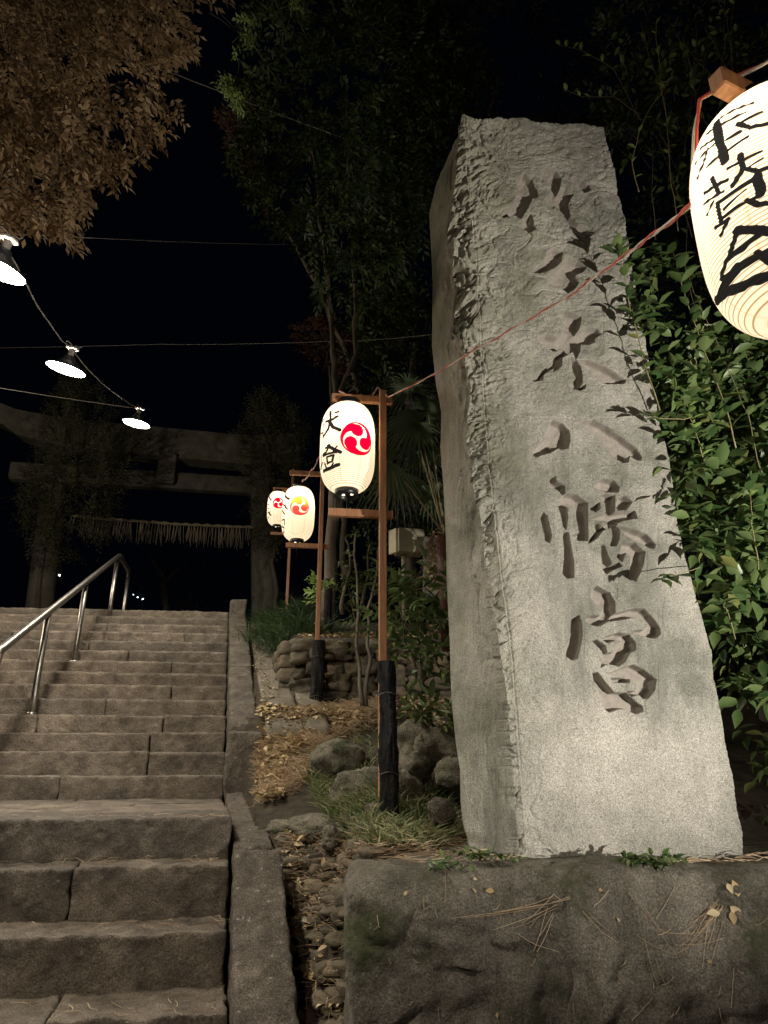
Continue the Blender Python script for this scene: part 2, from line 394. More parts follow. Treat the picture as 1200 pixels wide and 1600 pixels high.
# ------------------------------------------------------------------ foliage
def unit(v): return v/(np.linalg.norm(v, axis=-1, keepdims=True)+1e-9)
def leaves(mb, P, D, N, L, W, big=False):
    """leaf blades at P pointing along D with normal N"""
    n = len(P); D = unit(D); S = unit(np.cross(D, N)); N = np.cross(S, D)
    L = np.broadcast_to(L, (n,))[:, None]; W = np.broadcast_to(W, (n,))[:, None]
    if big:
        T = [(0, 0, 0), (.35, 0, -.05), (.7, 0, -.07), (1, 0, -.17), (.22, .36, .03), (.5, .5, .05), (.78, .28, -.02), (.22, -.36, .03), (.5, -.5, .05), (.78, -.28, -.02)]
        tris = [(0, 1, 4), (1, 5, 4), (1, 2, 5), (2, 6, 5), (2, 3, 6), (0, 7, 1), (1, 7, 8), (1, 8, 2), (2, 8, 9), (2, 9, 3)]
    else:
        T = [(0, 0, 0), (.45, .5, .06), (1, 0, -.06), (.45, -.5, .06)]; tris = [(0, 2, 1), (0, 3, 2)]
    V = np.stack([P+D*L*t[0]+S*W*t[1]+N*L*t[2] for t in T], 1).reshape(-1, 3)
    Fi = (np.arange(n)[:, None, None]*len(T)+np.array(tris)[None]).reshape(-1, 3)
    mb.add(V, Fi)
def rdir(n):
    return unit(rng.normal(size=(n, 3)))
def sprigs(mb, O, D, length, k, L, W, big=False, droop=.15, spread=.9):
    """k leaves alternating along each twig"""
    n = len(O); D = unit(D); up = unit(rdir(n)*.5+np.array([0, 0, 1.]))
    S = unit(np.cross(D, up)); length = np.broadcast_to(length, (n,))[:, None]
    for i in range(k):
        t = (i+.5)/k; sg = 1 if i % 2 else -1
        p = O+D*length*t+np.array([0, 0, -1.])*length*droop*t*t
        d = unit(D*.55+S*sg*spread+rdir(n)*.3+np.array([0, 0, -droop])) if i < k-1 else unit(D+rdir(n)*.2)
        nn = unit(np.cross(S*sg, D)*sg+rdir(n)*.45+np.array([0, 0, .3]))
        s = L*(.75+.5*rng.random(n)); leaves(mb, p, d, nn, s, s*W/L, big)
def inpoly(x, y, poly):
    r = np.zeros(np.shape(x), bool); n = len(poly)
    for i in range(n):
        x0, y0 = poly[i]; x1, y1 = poly[(i+1) % n]
        if y0 == y1: continue
        c = ((y0 > y) != (y1 > y)) & (x < (x1-x0)*(y-y0)/(y1-y0)+x0); r ^= c
    return r
def polydist(x, y, poly, closed=True):
    d = np.full(np.shape(x), 1e9); n = len(poly)
    for i in range(n if closed else n-1):
        x0, y0 = poly[i]; x1, y1 = poly[(i+1) % n]; dx, dy = x1-x0, y1-y0; L = dx*dx+dy*dy+1e-12
        t = np.clip(((x-x0)*dx+(y-y0)*dy)/L, 0, 1); d = np.minimum(d, np.hypot(x-x0-t*dx, y-y0-t*dy))
    return d
def crown_points(poly, n, Yc, Yr, edge=60, clump=1.6, thr=-.15, slope=0.):
    """points through a crown volume whose outline is poly; rounded towards its rim, with gaps"""
    poly = np.array(poly, float); lo, hi = poly.min(0), poly.max(0); out = []; tot = 0
    while tot < n:
        x = rng.uniform(lo[0], hi[0], 4*n); y = rng.uniform(lo[1], hi[1], 4*n)
        k = inpoly(x, y, poly); x, y = x[k], y[k]
        e = np.clip(polydist(x, y, poly)/edge, .05, 1); yy = Yc+slope*(800-y)/800+Yr*(rng.random(len(x))*2-1)*np.sqrt(e)
        P = at(x, y, yy); k = fbm(P, clump, 3, 77) > thr+rng.normal(size=len(x))*.08
        out.append(P[k]); tot += k.sum()
    return np.concatenate(out)[:n]
def limb(p0, p1, n=12, wob=.05, sag=0.):
    t = np.linspace(0, 1, n)[:, None]; p0 = np.asarray(p0); p1 = np.asarray(p1)
    P = p0+(p1-p0)*t; o = rng.random(3)*50
    W = np.stack([fbm(P+o, 1.8, 3, 200+k) for k in range(3)], -1)
    return P+W*wob*np.sin(np.pi*t)**.5*2-np.array([0, 0, 1])*sag*4*t*(1-t)

# ------------------------------------------------------------------ layout of the flight of steps (heights relative to the eye)
E = np.array([math.cos(R(6.8)), math.sin(R(6.8)), 0.])
def XS(Y): return -.49-.245*(Y-2.57)              # right end of the steps
DS = unit(np.array([-.245, 1, 0.]))
def line_pt(px, py, Z):                            # front edge seen at px,py at height Z -> right end point of that edge
    p = atz(px, py, EYE+Z); s = (XS(p[1])-p[0])/(E[0]+.245*E[1]); return p+E*s
tops = []                                          # (Z, right end of the front edge)
tops.append((-.785, line_pt(200, 1596, -.785)))
tops.append((-.595, line_pt(200, 1456, -.595)))
tops.append((-.407, line_pt(200, 1354, -.407)))
tops.append((-.246, line_pt(200, 1281, -.246)))
p = at(200, 1245, 5.0); s = (XS(5.0)-p[0])/(E[0]+.245*E[1]); base = p+E*s
for k in range(14):
    tops.append((-.246+.15*(k+1), base+DS*(k*.3/DS[1])*1.0))
low = []
q = tops[0][1]
for k in range(4): low.append((-.785-.17*(k+1), q-DS*.32*(k+1)))
steps_all = low[::-1]+tops
NL = len(low)
st_root = empty('stone_staircase', (XS(4), 4, EYE-.3))
tag(st_root, 'wide flight of rough brown stone steps climbing to the torii gate', 'staircase')
jts = {NL+0: [85], NL+1: [], NL+2: [128], NL+3: [], NL+4: [108], NL+5: [237], NL+6: [-20, 240], NL+7: [260], NL+8: [175], NL+9: [272], NL+10: [188], NL+11: [20, 272], NL+12: [208], NL+13: [150], NL+14: [292]}
for i, (Z, Pf) in enumerate(steps_all):
    mb = MB(); z = EYE+Z
    Zl = steps_all[i-1][0] if i else Z-.17
    hh = Z-Zl+.07
    nxt = steps_all[i+1][1] if i+1 < len(steps_all) else Pf+DS*.5
    dep = np.dot(nxt-Pf, DS)
    landing = (i == NL+3)
    near = i <= NL+3
    depth = min(dep, .42)+.10 if not landing else .46
    # joints along the edge, measured from the right end
    js = []
    for jx in jts.get(i, []):
        a, b, c = ray(jx, 0)
        zc = Pf[1]*CT+Z*ST; X = (jx-600)/F*(zc); js.append(max(.15, (Pf[0]-X)/E[0]))
    js = sorted(js); s = js[-1] if js else 0
    if not js: js = [rng.uniform(1.3, 1.7)]; s = js[0]
    while s < 5.0: s += rng.uniform(.9, 1.6); js.append(s)
    a0 = 0.
    for j, a1 in enumerate(js):
        g = .0035
        O = Pf-E*(a1-g)+np.array([0, 0, z-hh])-np.array([0, 0, Pf[2]])
        jit = rng.uniform(-.006, .006)
        O = O+np.array([0, jit*1.5, jit])
        res = .011 if i <= NL+3 else (.016 if i < NL+8 else .026)
        if not near and a0 > 3.3: res = .04
        rough_block(mb, O, E*(a1-a0-2*g), DS*depth, (0, 0, hh), res, .007, .007 if near else .006, 20, 1.3, i*7+j, .003)
        a0 = a1
    if landing:        # flagstones behind the nosing course
        for row in range(3):
            b0 = depth+.008+row*.44; a0 = 0
            for a1 in ([.55, 1.5, 2.4, 3.5, 5] if row % 2 else [.95, 1.9, 3.0, 4.1, 5]):
                O = Pf-E*(a1-.005)+DS*b0+np.array([0, 0, z-.12-Pf[2]+rng.uniform(-.004, .003)])
                rough_block(mb, O, E*(a1-a0-.01), DS*.43, (0, 0, .12), .02, .01, .006, 12, .5, 300+row*9+int(a1*3), .004); a0 = a1
    o = mb.build('step', M['step'], st_root, True, org=st_root.location)

# terrain
YS = [-6, 1.2, 2.2, 2.6, 2.97, 3.12, 3.4, 3.7, 4.3, 5, 5.8, 6.2, 8.9, 9.8, 200]
ZL = [-1.62, -1.62, -1.15, -.98, -.86, -.70, -.46, -.31, -.22, .10, .34, .50, 1.62, 1.80, 1.80]
ZR = [-1.62, -1.62, -1.60, -1.1, -.36, -.30, -.24, -.15, -.04, .12, .33, .36, 1.62, 1.80, 1.80]
def path_z(Y): return np.interp(Y, [4.5, 4.9, 8.9, 10], [.02, .157, 1.66, 1.80])
def ground_z(X, Y, noise=True):
    X = np.asarray(X, float); Y = np.asarray(Y, float)
    kr = XS(Y)+.23
    zl = np.interp(Y, YS, ZL); zr = np.interp(Y, YS, ZR)
    m = sstep(-.35, -.02, X); z = zl*(1-m)+zr*m
    z = z-.09*sstep(.12, .35, X)*sstep(4.0, 3.5, Y)*sstep(2.9, 3.05, Y)
    # retaining wall terrace
    tw = sstep(5.86, 5.93, Y+.0*X)*sstep(-.80, -.72, X+.245*(Y-5.85)*.9)
    terr = np.interp(Y, [5.8, 9.4, 200], [.95, 1.80, 1.80]); z = z*(1-tw)+np.maximum(terr, z)*tw
    # path strip
    pm = sstep(5.0, 5.3, Y)*(1-tw); z = z*(1-pm)+(path_z(Y)-.02)*pm
    # mound against the kerb
    z = z+.10*np.exp(-((X+.45)**2/.05+(Y-4.35)**2/.35))+.05*np.exp(-((X+.1)**2/.1+(Y-4.6)**2/.3))
    # under the stairs
    us = sstep(0., .03, kr-.10-X); zu = np.interp(Y, [-6, 1.0, 2.57, 5, 9, 9.35, 200], [-1.62, -1.62, -1.2, -.62, 1.2, 1.80, 1.80]); z = z*(1-us)+zu*us
    if noise:
        P = np.stack([X, Y, X*0], -1); z = z+.018*fbm(P, 3, 4, 5)*sstep(1.5, 2.5, Y)
    return z+EYE
def axis(*segs):
    r = []
    for a, b, s in segs: r += list(np.arange(a, b, s))
    return np.array(r+[segs[-1][1]])
gx = axis((-60, -8, 4), (-8, -2.6, .4), (-2.6, 2.2, .03), (2.2, 8, .4), (8, 60, 4)); gy = axis((-20, 1.5, 1.5), (1.5, 2.2, .1), (2.2, 6.6, .03), (6.6, 10, .12), (10, 30, 1), (30, 140, 8))
GX, GY = np.meshgrid(gx, gy); GZ = ground_z(GX, GY)
ni, nj = GX.shape; ii, jj = np.meshgrid(np.arange(ni-1), np.arange(nj-1), indexing='ij'); a = (ii*nj+jj).ravel()
g = link('ground', mesh_np('ground', np.stack([GX, GY, GZ], -1).reshape(-1, 3), np.stack([a, a+1, a+nj+1, a+nj], -1), M['soil'])); tag(g, kind='structure')
# sloping path beside the kerb: two strips of slabs
mb = MB()
kk = 0
for (o0, wd) in ((.27, .27), (.55, .17)):
    y = 5.0
    while y < 8.8:
        L = rng.uniform(.55, .95) if wd > .2 else rng.uniform(1.2, 1.8); y1 = min(y+L, 8.9)
        O = np.array([XS(y)+o0, y, EYE+path_z(y)-.06+(0 if wd > .2 else .015)]); Q1 = np.array([XS(y1)+o0, y1, EYE+path_z(y1)-.06+(0 if wd > .2 else .015)])
        rough_block(mb, O, (wd-.006, 0, 0), (Q1-O)*.99, (0, 0, .075), .03, .006, .003, 12, .4, 700+kk, .003); kk += 1; y = y1
tag(mb.build('path', M['path']), kind='structure')

# kerbs
def kerb_run(name, ptsYZ, joints, width, off, hh, mat, label, res=.014, seed=400):
    """ptsYZ: top line (Y, Z rel eye)"""
    mb = MB(); Ys, Zs = zip(*ptsYZ)
    for j in range(len(joints)-1):
        y0, y1 = joints[j], joints[j+1]; z0, z1 = np.interp([y0, y1], Ys, Zs)
        wj = width[j] if isinstance(width, list) else width; O = np.array([XS(y0)+off, y0, EYE+z0-hh]); Q1 = np.array([XS(y1)+off, y1, EYE+z1-hh])
        d = Q1-O; d = d*(1-.012/np.linalg.norm(d))
        rough_block(mb, O, (wj, .03, 0), d, (0, 0, hh), res, .010, .006, 26, 1.4, seed+j*3, .004)
    o = mb.build(name, mat); tag(o, label, 'kerb'); return o
kerb_run('stone_kerb', [(1.2, -1.35), (2.57, -.775), (2.91, -.60), (3.33, -.33), (3.6, -.225), (4.92, -.20)], [1.2, 2.35, 3.30, 4.90], [.22, .20, .17], .012, .34, M['kerb'],
         'long rough kerb stone beside the lowest steps, next to the pebbled gutter')
kerb_run('stone_kerb', [(5.2, .24), (8.95, 1.86)], [5.22, 6.6, 7.9, 8.80], .20, .012, .34, M['kerb'], 'sloping stone kerb rising beside the upper steps to the top', .022, 430)
mb = MB(); rough_block(mb, (XS(4.93)+.008, 4.93, EYE-.26), (.25, .02, 0), DS*.27, (0, 0, .46), .012, .02, .016, 9, 1.5, 460, .012)
tag(mb.build('kerb_end_stone', M['kerb']), 'upright grey block with broken face ending the upper kerb at the landing', 'kerb stone')
mb = MB(); rough_block(mb, (XS(8.86)+.008, 8.86, EYE+1.6), (.21, .01, 0), DS*.2, (0, 0, .40), .02, .012, .008, 9, 1, 461, .006)
tag(mb.build('kerb_end_stone', M['kerb']), 'square capstone at the top end of the sloping kerb', 'kerb stone')

# ------------------------------------------------------------------ the monument
PO = np.array([.52, 2.80, 0.]); EA = R(8); PE = np.array([math.cos(EA), math.sin(EA), 0.]); PN = np.array([math.sin(EA), -math.cos(EA), 0.])
def to_plane(px, py, off=0.):
    a, b, c = ray(px, py); d = np.stack([a, b, c], -1); o_ = PO-PN*off
    t = (o_@PN)/(d@PN); P = d*np.asarray(t)[..., None]; return ((P-o_)*PE).sum(-1), P[..., 2]          # u, Z
def trace(pts, off=0.):
    pts = np.array(pts, float)
    if callable(off):                       # depth of the rear edge changes with height
        uz = []
        for p in pts:
            o_ = .4
            for it in range(12):
                u, z = to_plane(p[0], p[1], o_); o_ = .5*o_+.5*float(off(z+EYE))
            uz.append((float(u), float(z)))
        u, z = np.array(uz).T; k = np.argsort(z); return z[k], u[k]
    else: u, z = to_plane(pts[:, 0], pts[:, 1], off); k = np.argsort(z); return z[k], u[k]
zL, uL = trace([(722, 178), (716, 260), (706, 350), (712, 400), (722, 440), (713, 500), (726, 540), (738, 600), (731, 660), (737, 700), (741, 760), (757, 820), (765, 900), (779, 1000), (792, 1080), (803, 1200), (808, 1290), (810, 1340)])
zLn, uLn = trace([(727, 182), (733, 260), (741, 350), (748, 430), (753, 520), (757, 600), (766, 720), (776, 820), (785, 900), (798, 1000), (806, 1080), (815, 1200), (822, 1290), (826, 1340)])
zR, uR = trace([(944, 197), (950, 222), (961, 262), (966, 300), (977, 335), (984, 400), (1000, 480), (1011, 545), (1020, 600), (1032, 665), (1046, 720), (1054, 790), (1062, 835), (1075, 885), (1088, 930), (1104, 985), (1112, 1015), (1116, 1060), (1127, 1112), (1133, 1160), (1146, 1220), (1150, 1262), (1160, 1300), (1161, 1334)])
zB, uB = trace([(722, 178), (717, 215), (704, 238), (690, 256), (681, 290), (671, 335), (673, 380), (676, 440), (675, 540), (681, 600), (690, 645), (688, 700), (693, 760), (697, 850), (700, 950), (703, 1010), (706, 1100), (712, 1160), (719, 1205), (722, 1260), (727, 1300), (734, 1316)], lambda z: np.interp(z-EYE, [-.4, -.05, .35, .8, 1.4], [.14, .19, .34, .45, .50]))
zbot = -.42
ztL = to_plane(724, 178)[1]; ztR = to_plane(944, 196)[1]
NCF, NRW, NS, NBK = 400, 1600, 110, 12
tt = np.linspace(0, 1, NRW)[:, None]
def zrow(s): return zbot+(ztL*(1-s)+ztR*s-zbot)*tt
parts = []
s = np.linspace(0, 1, NCF)[None]; Z = zrow(s)
# uneven top
Z = Z+np.where(tt > .9, 1, 0)*(tt-.9)*10*.02*fbm(np.stack([s*1.2+0*tt, 0*s+0*tt, 0*s+0*tt], -1), 6, 3, 61)
U = np.interp(Z, zL, uL)*(1-s)+np.interp(Z, zR, uR)*s
Pf = PO+PE*U[..., None]+np.array([0, 0, 1.])*(Z+EYE)[..., None]
dL = U-np.interp(Z, zL, uL); dR = np.interp(Z, zR, uR)-U
# broken rock face: low waves, ledges near the left edge and on the upper third
hgt = sstep(.2, 2.6, Z)
disp = .016*fbm(Pf, 1.8, 3, 1)+.007*fbm(Pf, 20, 4, 2)*(.30+.70*hgt)+.006*fbm(Pf, 7, 3, 12)+.0015*fbm(Pf, 90, 2, 3)
Pq = Pf*np.array([1, 1, 1.]); warp = fbm(Pf, 4, 3, 8)[..., None]*.12
led = fbm((Pq+warp)*np.array([1, 1, 1.5]), 6, 4, 4); led = np.abs(led+.25*fbm(Pf, 31, 2, 15)*.4); led = sstep(0, .16, led)*.6+.4*sstep(0, .45, led)
fineL = sstep(0, .2, np.abs(fbm(Pf+warp, 17, 4, 14)))
mask = np.exp(-(dL/.17)**2)*(.35+.75*hgt)+.26*sstep(1.5, 3.0, Z)+.10*hgt+.22*np.exp(-(dR/.10)**2)
q_ = np.clip((-.006-(U-np.interp(Z, zLn, uLn)))/.06, 0, 1.6); big = fbm((Pf+warp*1.5)*np.array([1, 1, .6]), 7, 4, 44); disp -= q_*(.004+.048*sstep(-.15, .35, big)*sstep(-.3, .9, Z))+.012*np.clip(q_*3, 0, 1)*(1-fineL)
disp += (led-1)*.024*mask+(fineL-1)*.010*np.clip(mask, 0, 1)
# long straight line scribed beside the left edge
dl = U-np.interp(Z, zLn, uLn); disp -= .006*np.exp(-(dl/.0035)**2)*sstep(-.2, .2, Z); disp += .0025*np.exp(-((dl+.007)/.003)**2)
# carved characters
def Zm(org, sc, polys): return [[(org[0]+x/sc, org[1]+y/sc) for x, y in p] for p in polys]
G = []
G += Zm((780, 240), 6.667, [
 [(265, 190), (180, 270), (200, 350), (183, 420), (150, 510), (25, 620), (50, 655), (175, 630), (230, 668), (300, 560), (350, 460), (410, 440), (400, 380), (340, 260)],
 [(240, 690), (335, 610), (388, 770), (310, 812), (250, 760)],
 [(420, 165), (500, 122), (600, 160), (652, 230), (635, 370), (700, 340), (780, 400), (725, 520), (745, 640), (830, 720), (930, 760), (988, 830), (920, 862), (850, 830), (740, 720), (660, 600), (560, 500), (480, 490), (480, 450), (540, 420), (550, 330), (470, 270)],
 [(750, 240), (800, 218), (880, 260), (940, 310), (960, 365), (900, 388), (820, 330), (760, 290)]])
G += Zm((820, 370), 6.4, [
 [(80, 330), (200, 230), (230, 150), (300, 108), (380, 140), (372, 225), (330, 282), (240, 335), (150, 358), (90, 352)],
 [(220, 395), (330, 300), (440, 203), (540, 228), (620, 300), (580, 350), (500, 380), (545, 450), (505, 512), (440, 555), (380, 520), (300, 490), (225, 430)],
 [(310, 740), (420, 715), (520, 765), (572, 790), (565, 860), (540, 930), (650, 880), (730, 905), (772, 965), (710, 1000), (700, 1045), (640, 1068), (560, 1060), (560, 1140), (520, 1208), (490, 1135), (380, 1195), (377, 1280), (290, 1345), (300, 1295), (190, 1370), (185, 1420), (90, 1430), (83, 1405), (145, 1380), (200, 1300), (290, 1220), (320, 1160), (400, 1110), (290, 1135), (240, 1098), (150, 1055), (130, 1015), (220, 965), (330, 1000), (410, 900), (370, 830)],
 [(470, 1180), (530, 1215), (572, 1290), (582, 1400), (575, 1475), (612, 1470), (610, 1512), (560, 1530), (490, 1518), (450, 1480), (435, 1440), (500, 1420), (515, 1400), (480, 1290)],
 [(540, 1215), (640, 1212), (800, 1285), (1022, 1420), (1000, 1462), (900, 1466), (800, 1462), (700, 1392), (640, 1322), (570, 1272)]])
G += Zm((820, 630), 5, [
 [(220, 120), (290, 148), (350, 213), (357, 280), (342, 350), (290, 357), (260, 347), (200, 382), (90, 417), (58, 380), (80, 340), (170, 255), (180, 200)],
 [(450, 130), (540, 123), (640, 173), (750, 248), (880, 348), (916, 410), (905, 447), (870, 437), (820, 407), (810, 462), (770, 467), (700, 420), (640, 350), (560, 240), (480, 180)],
 [(150, 848), (180, 880), (192, 960), (212, 1030), (195, 1092), (163, 1070), (145, 980), (128, 890)],
 [(198, 570), (240, 568), (252, 600), (312, 640), (322, 705), (288, 712), (260, 670), (200, 650)],
 [(260, 780), (330, 695), (400, 708), (496, 770), (492, 930), (496, 1075), (420, 1072), (368, 1030), (430, 1010), (402, 880), (380, 800), (335, 815), (338, 900), (322, 990), (300, 960), (280, 860)],
 [(298, 1000), (340, 1008), (357, 1080), (387, 1250), (387, 1362), (330, 1367), (283, 1310), (310, 1220), (308, 1100)],
 [(543, 620), (620, 578), (700, 598), (742, 650), (732, 692), (640, 690), (545, 652)],
 [(513, 800), (590, 768), (592, 820), (555, 847), (518, 830)],
 [(720, 790), (735, 735), (780, 718), (842, 770), (792, 832), (735, 830)],
 [(590, 720), (640, 695), (710, 715), (702, 845), (720, 850), (790, 835), (862, 838), (882, 897), (780, 912), (722, 935), (742, 990), (737, 1060), (712, 1117), (670, 1112), (688, 1040), (678, 965), (610, 995), (562, 1055), (498, 1097), (505, 1068), (560, 1000), (543, 930), (577, 933), (605, 962), (658, 922), (500, 905), (510, 888), (640, 850), (635, 780)],
 [(720, 948), (850, 978), (950, 1020), (1027, 1100), (1015, 1135), (980, 1133), (900, 1092), (800, 1035)],
 [(600, 1100), (622, 1110), (645, 1180), (685, 1255), (740, 1240), (765, 1272), (690, 1302), (640, 1332), (608, 1290), (603, 1200)],
 [(760, 1078), (860, 1090), (942, 1160), (930, 1250), (892, 1340), (870, 1390), (812, 1360), (830, 1200), (790, 1165), (762, 1240), (718, 1200), (750, 1150)]])
G += Zm((860, 900), 6, [
 [(440, 88), (560, 150), (612, 240), (612, 340), (565, 410), (470, 467), (400, 462), (328, 425), (340, 380), (400, 360), (470, 370), (500, 310), (455, 300), (380, 200), (388, 140)],
 [(200, 400), (270, 363), (292, 420), (302, 560), (272, 700), (252, 775), (200, 787), (145, 750), (138, 690), (180, 600), (193, 480)],
 [(560, 400), (600, 350), (800, 298), (880, 308), (950, 368), (1042, 480), (1042, 540), (990, 582), (930, 577), (850, 550), (780, 525), (800, 503), (890, 500), (925, 455), (850, 390), (790, 385), (650, 412), (560, 422)],
 [(385, 600), (440, 593), (520, 650), (535, 720), (600, 710), (612, 640), (680, 602), (620, 602), (540, 625), (488, 590), (560, 550), (640, 528), (740, 548), (802, 620), (802, 690), (742, 720), (700, 800), (640, 847), (590, 832), (540, 822), (478, 855), (490, 802), (468, 782), (520, 760), (488, 700), (428, 640)],
 [(402, 905), (445, 903), (600, 1088), (710, 1093), (790, 1170), (862, 1220), (872, 1270), (800, 1297), (700, 1242), (620, 1252), (550, 1282), (488, 1222), (478, 1150), (418, 1000)],
 [(550, 915), (700, 850), (780, 828), (880, 880), (992, 970), (982, 1060), (910, 1152), (870, 1152), (830, 1112), (760, 1132), (718, 1080), (800, 1078), (830, 990), (745, 962), (740, 1002), (600, 997), (568, 955), (700, 950)]])
px, py = proj(Pf); carve = np.zeros(px.shape)
mppx = (Pf[..., 1]*CT+(Pf[..., 2]-EYE)*ST)/F
wob = fbm(Pf, 28, 3, 33)*1.3
for pl in G:
    pl = np.array(pl); lo = pl.min(0)-3; hi = pl.max(0)+3
    k = (px > lo[0]) & (px < hi[0]) & (py > lo[1]) & (py < hi[1])
    if not k.any(): continue
    x, y = px[k], py[k]; d = polydist(x, y, pl); ins = inpoly(x, y, pl); d = np.where(ins, d, -d)+wob[k]*.5+.4
    d = np.clip(d, 0, None)*mppx[k]
    dep = .052*sstep(-.001, .0065, d)+np.clip(d-.008, 0, .03)*.3
    carve[k] = np.maximum(carve[k], dep)
cm = sstep(.002, .012, carve)
disp = disp*(1-cm)+(disp*.5+.003*fbm(Pf, 30, 3, 35))*cm-carve
Pf = Pf+PN*disp[..., None]
# side pieces
zc_ = np.linspace(0, 1, NRW)
def edgeP(col): return Pf[:, col]
ZB = zbot+(ztL-.03-zbot)*zc_
offB = np.interp(ZB, [-.4, -.05, .35, .8, 1.4], [.14, .19, .34, .45, .50])
bl = PO-PN*offB[:, None]+PE*np.interp(ZB, zB, uB)[:, None]+np.array([0, 0, 1.])*(ZB+EYE)[:, None]
ZBr = zbot+(ztR-.03-zbot)*zc_
br = PO-PN*.50+PE*(np.interp(ZBr, zR, uR)-.06)[:, None]+np.array([0, 0, 1.])*(ZBr+EYE)[:, None]
def blend(A, B, n, pw=1.):
    t = (np.linspace(0, 1, n+2)[1:-1]**pw)[None, :, None]; return A[:, None]*(1-t)+B[:, None]*t
b2 = PO-PN*.56+PE*(np.interp(ZB, zB, uB)+.09)[:, None]+np.array([0, 0, 1.])*(ZB+EYE)[:, None]
def smooth_col(A, k=81):
    pad = np.concatenate([np.repeat(A[:1], k//2, 0), A, np.repeat(A[-1:], k//2, 0)]); c = np.cumsum(np.concatenate([np.zeros((1, 3)), pad]), 0); return (c[k:]-c[:-k])/k
def blend_s(A, B, n, pw, toA):
    t = np.linspace(0, 1, n+2)[1:-1]; S_ = smooth_col(A); w_ = ((1-t) if toA else t)[None, :, None]**10
    L_ = blend(S_, B, n, pw) if toA else blend(B, S_, n, pw); return L_+(A-S_)[:, None]*w_
RS = blend_s(edgeP(-1), br, 30, 1.3, True); BK = np.concatenate([blend(br, b2, NBK), b2[:, None], blend(b2, bl, NBK)], 1)
LS = blend_s(edgeP(0), bl, NS, 1., False)
RS += PE*(.012*fbm(RS, 8, 4, 71))[..., None]*np.sin(np.linspace(0, np.pi, 30))[None, :, None]
# left side: chiselled flakes near the front edge, long smooth striations further back
t = np.linspace(0, 1, NS+2)[1:-1][None, :]; win = np.sin(np.pi*t)**.45
lsn = unit(np.array([-1., -.25, 0]))
fl = sstep(0, .22, np.abs(fbm(LS*np.array([1, 1, .5])+fbm(LS, 3, 2, 5)[..., None]*.15, 8, 4, 72)))
fl2 = fbm(LS*np.array([1.3, 1.3, .45]), 20, 4, 73)
near_e = np.exp(-((1-t)/.30)**2)
LS = LS+lsn*((.016*fbm(LS, 3, 3, 74)+.004*fl2+.003*fbm(LS*np.array([3, 3, .5]), 30, 3, 75)+near_e*((fl-1)*.034+.012*fl2)*(sstep(.1, .5, offB)**1.5)[:, None]+.006*fbm(LS, 9, 4, 76))*win)[..., None]
BL = bl[:, None]; BR = br[:, None]
ring = np.concatenate([Pf, RS, BR, BK, BL, LS], 1); nr, nc = ring.shape[:2]
ii, jj = np.meshgrid(np.arange(nr-1), np.arange(nc), indexing='ij'); a = (ii*nc+jj).ravel(); b = (ii*nc+(jj+1) % nc).ravel()
quads = np.stack([a, b, b+nc, a+nc], -1)
topc = np.arange((nr-1)*nc, nr*nc)
crv = np.zeros((nr, nc), np.float32); crv[:, :NCF] = cm
V = ring.reshape(-1, 3)
cen = V[topc].mean(0)+np.array([0, 0, -.01]); V = np.concatenate([V, [cen]]); ci = len(V)-1
tri = np.stack([topc, np.roll(topc, -1), np.full(nc, ci)], -1)
bot = np.arange(nc); cb = V[bot].mean(0); V = np.concatenate([V, [cb]]); tri2 = np.stack([np.roll(bot, -1), bot, np.full(nc, ci+1)], -1)
mo = link('stone_monument', mesh_np('stone_monument', V-np.array([.9, 3.1, 1.2]), [quads, np.concatenate([tri, tri2])], M['granite'])); mo.location = (.9, 3.1, 1.2)
ca_ = mo.data.attributes.new('cut', 'FLOAT', 'POINT'); ca_.data.foreach_set('value', np.concatenate([crv.ravel(), [0, 0]]).astype(np.float32))
tag(mo, 'tall grey granite monument deeply carved with a column of large Japanese characters', 'monument')

# ------------------------------------------------------------------ the boulder plinth under it
V, Q = grid_box(230, 90, 110)
h = np.array([1.50, .52, .75]); P = V*h
rr = .075*(1+1.1*fbm(P, 2.2, 3, 2)); q = np.clip(P, -(h-rr[:, None]), h-rr[:, None]); d = P-q; dl_ = np.linalg.norm(d, axis=1); k = dl_ > 1e-9
P[k] = q[k]+d[k]/dl_[k][:, None]*rr[k][:, None]
front = sstep(0, 1, -V[:, 1]); tz = (V[:, 2]+1)/2
P[:, 1] -= .20*(1-tz)*sstep(-.2, .6, -V[:, 1])*(1+.3*fbm(P, 1.2, 3, 9))               # the face leans out downwards
P[:, 0] += .13*(1-tz)*sstep(.6, 1, -V[:, 0])
lx = sstep(.55, 1, -V[:, 0]); P[:, 2] -= .03*sstep(.8, 1, -V[:, 0])**1.5*tz
P[:, 0] += lx*.05*fbm(P, 3, 3, 10)
N3 = np.stack([fbm(P, 2.1, 4, 80+i) for i in range(3)], -1)*.075+np.stack([fbm(P, 9, 4, 90+i) for i in range(3)], -1)*.022+np.stack([fbm(P, 34, 3, 95+i) for i in range(3)], -1)*.004
topflat = sstep(.8, 1, V[:, 2])*sstep(-1, -.2, V[:, 1]); N3[:, 2] *= (1-.6*topflat)
# shallow fracture scars on the face
cr = sstep(0, .16, np.abs(fbm(P*np.array([1, 1, 1.6]), 2.6, 4, 101))); N3[:, 1] += (1-cr)*.022
cr2 = sstep(.0, .12, np.abs(fbm(P, 7, 3, 102))); N3[:, 1] += (1-cr2)*.006
P = P+N3
cpl = np.array([1.36, 3.07, EYE-.345-.75])
pl_o = link('base_boulder', mesh_np('base_boulder', P, Q, M['plinth'])); pl_o.location = cpl
tag(pl_o, 'huge dark mossy boulder with weathered face under the carved monument', 'boulder')

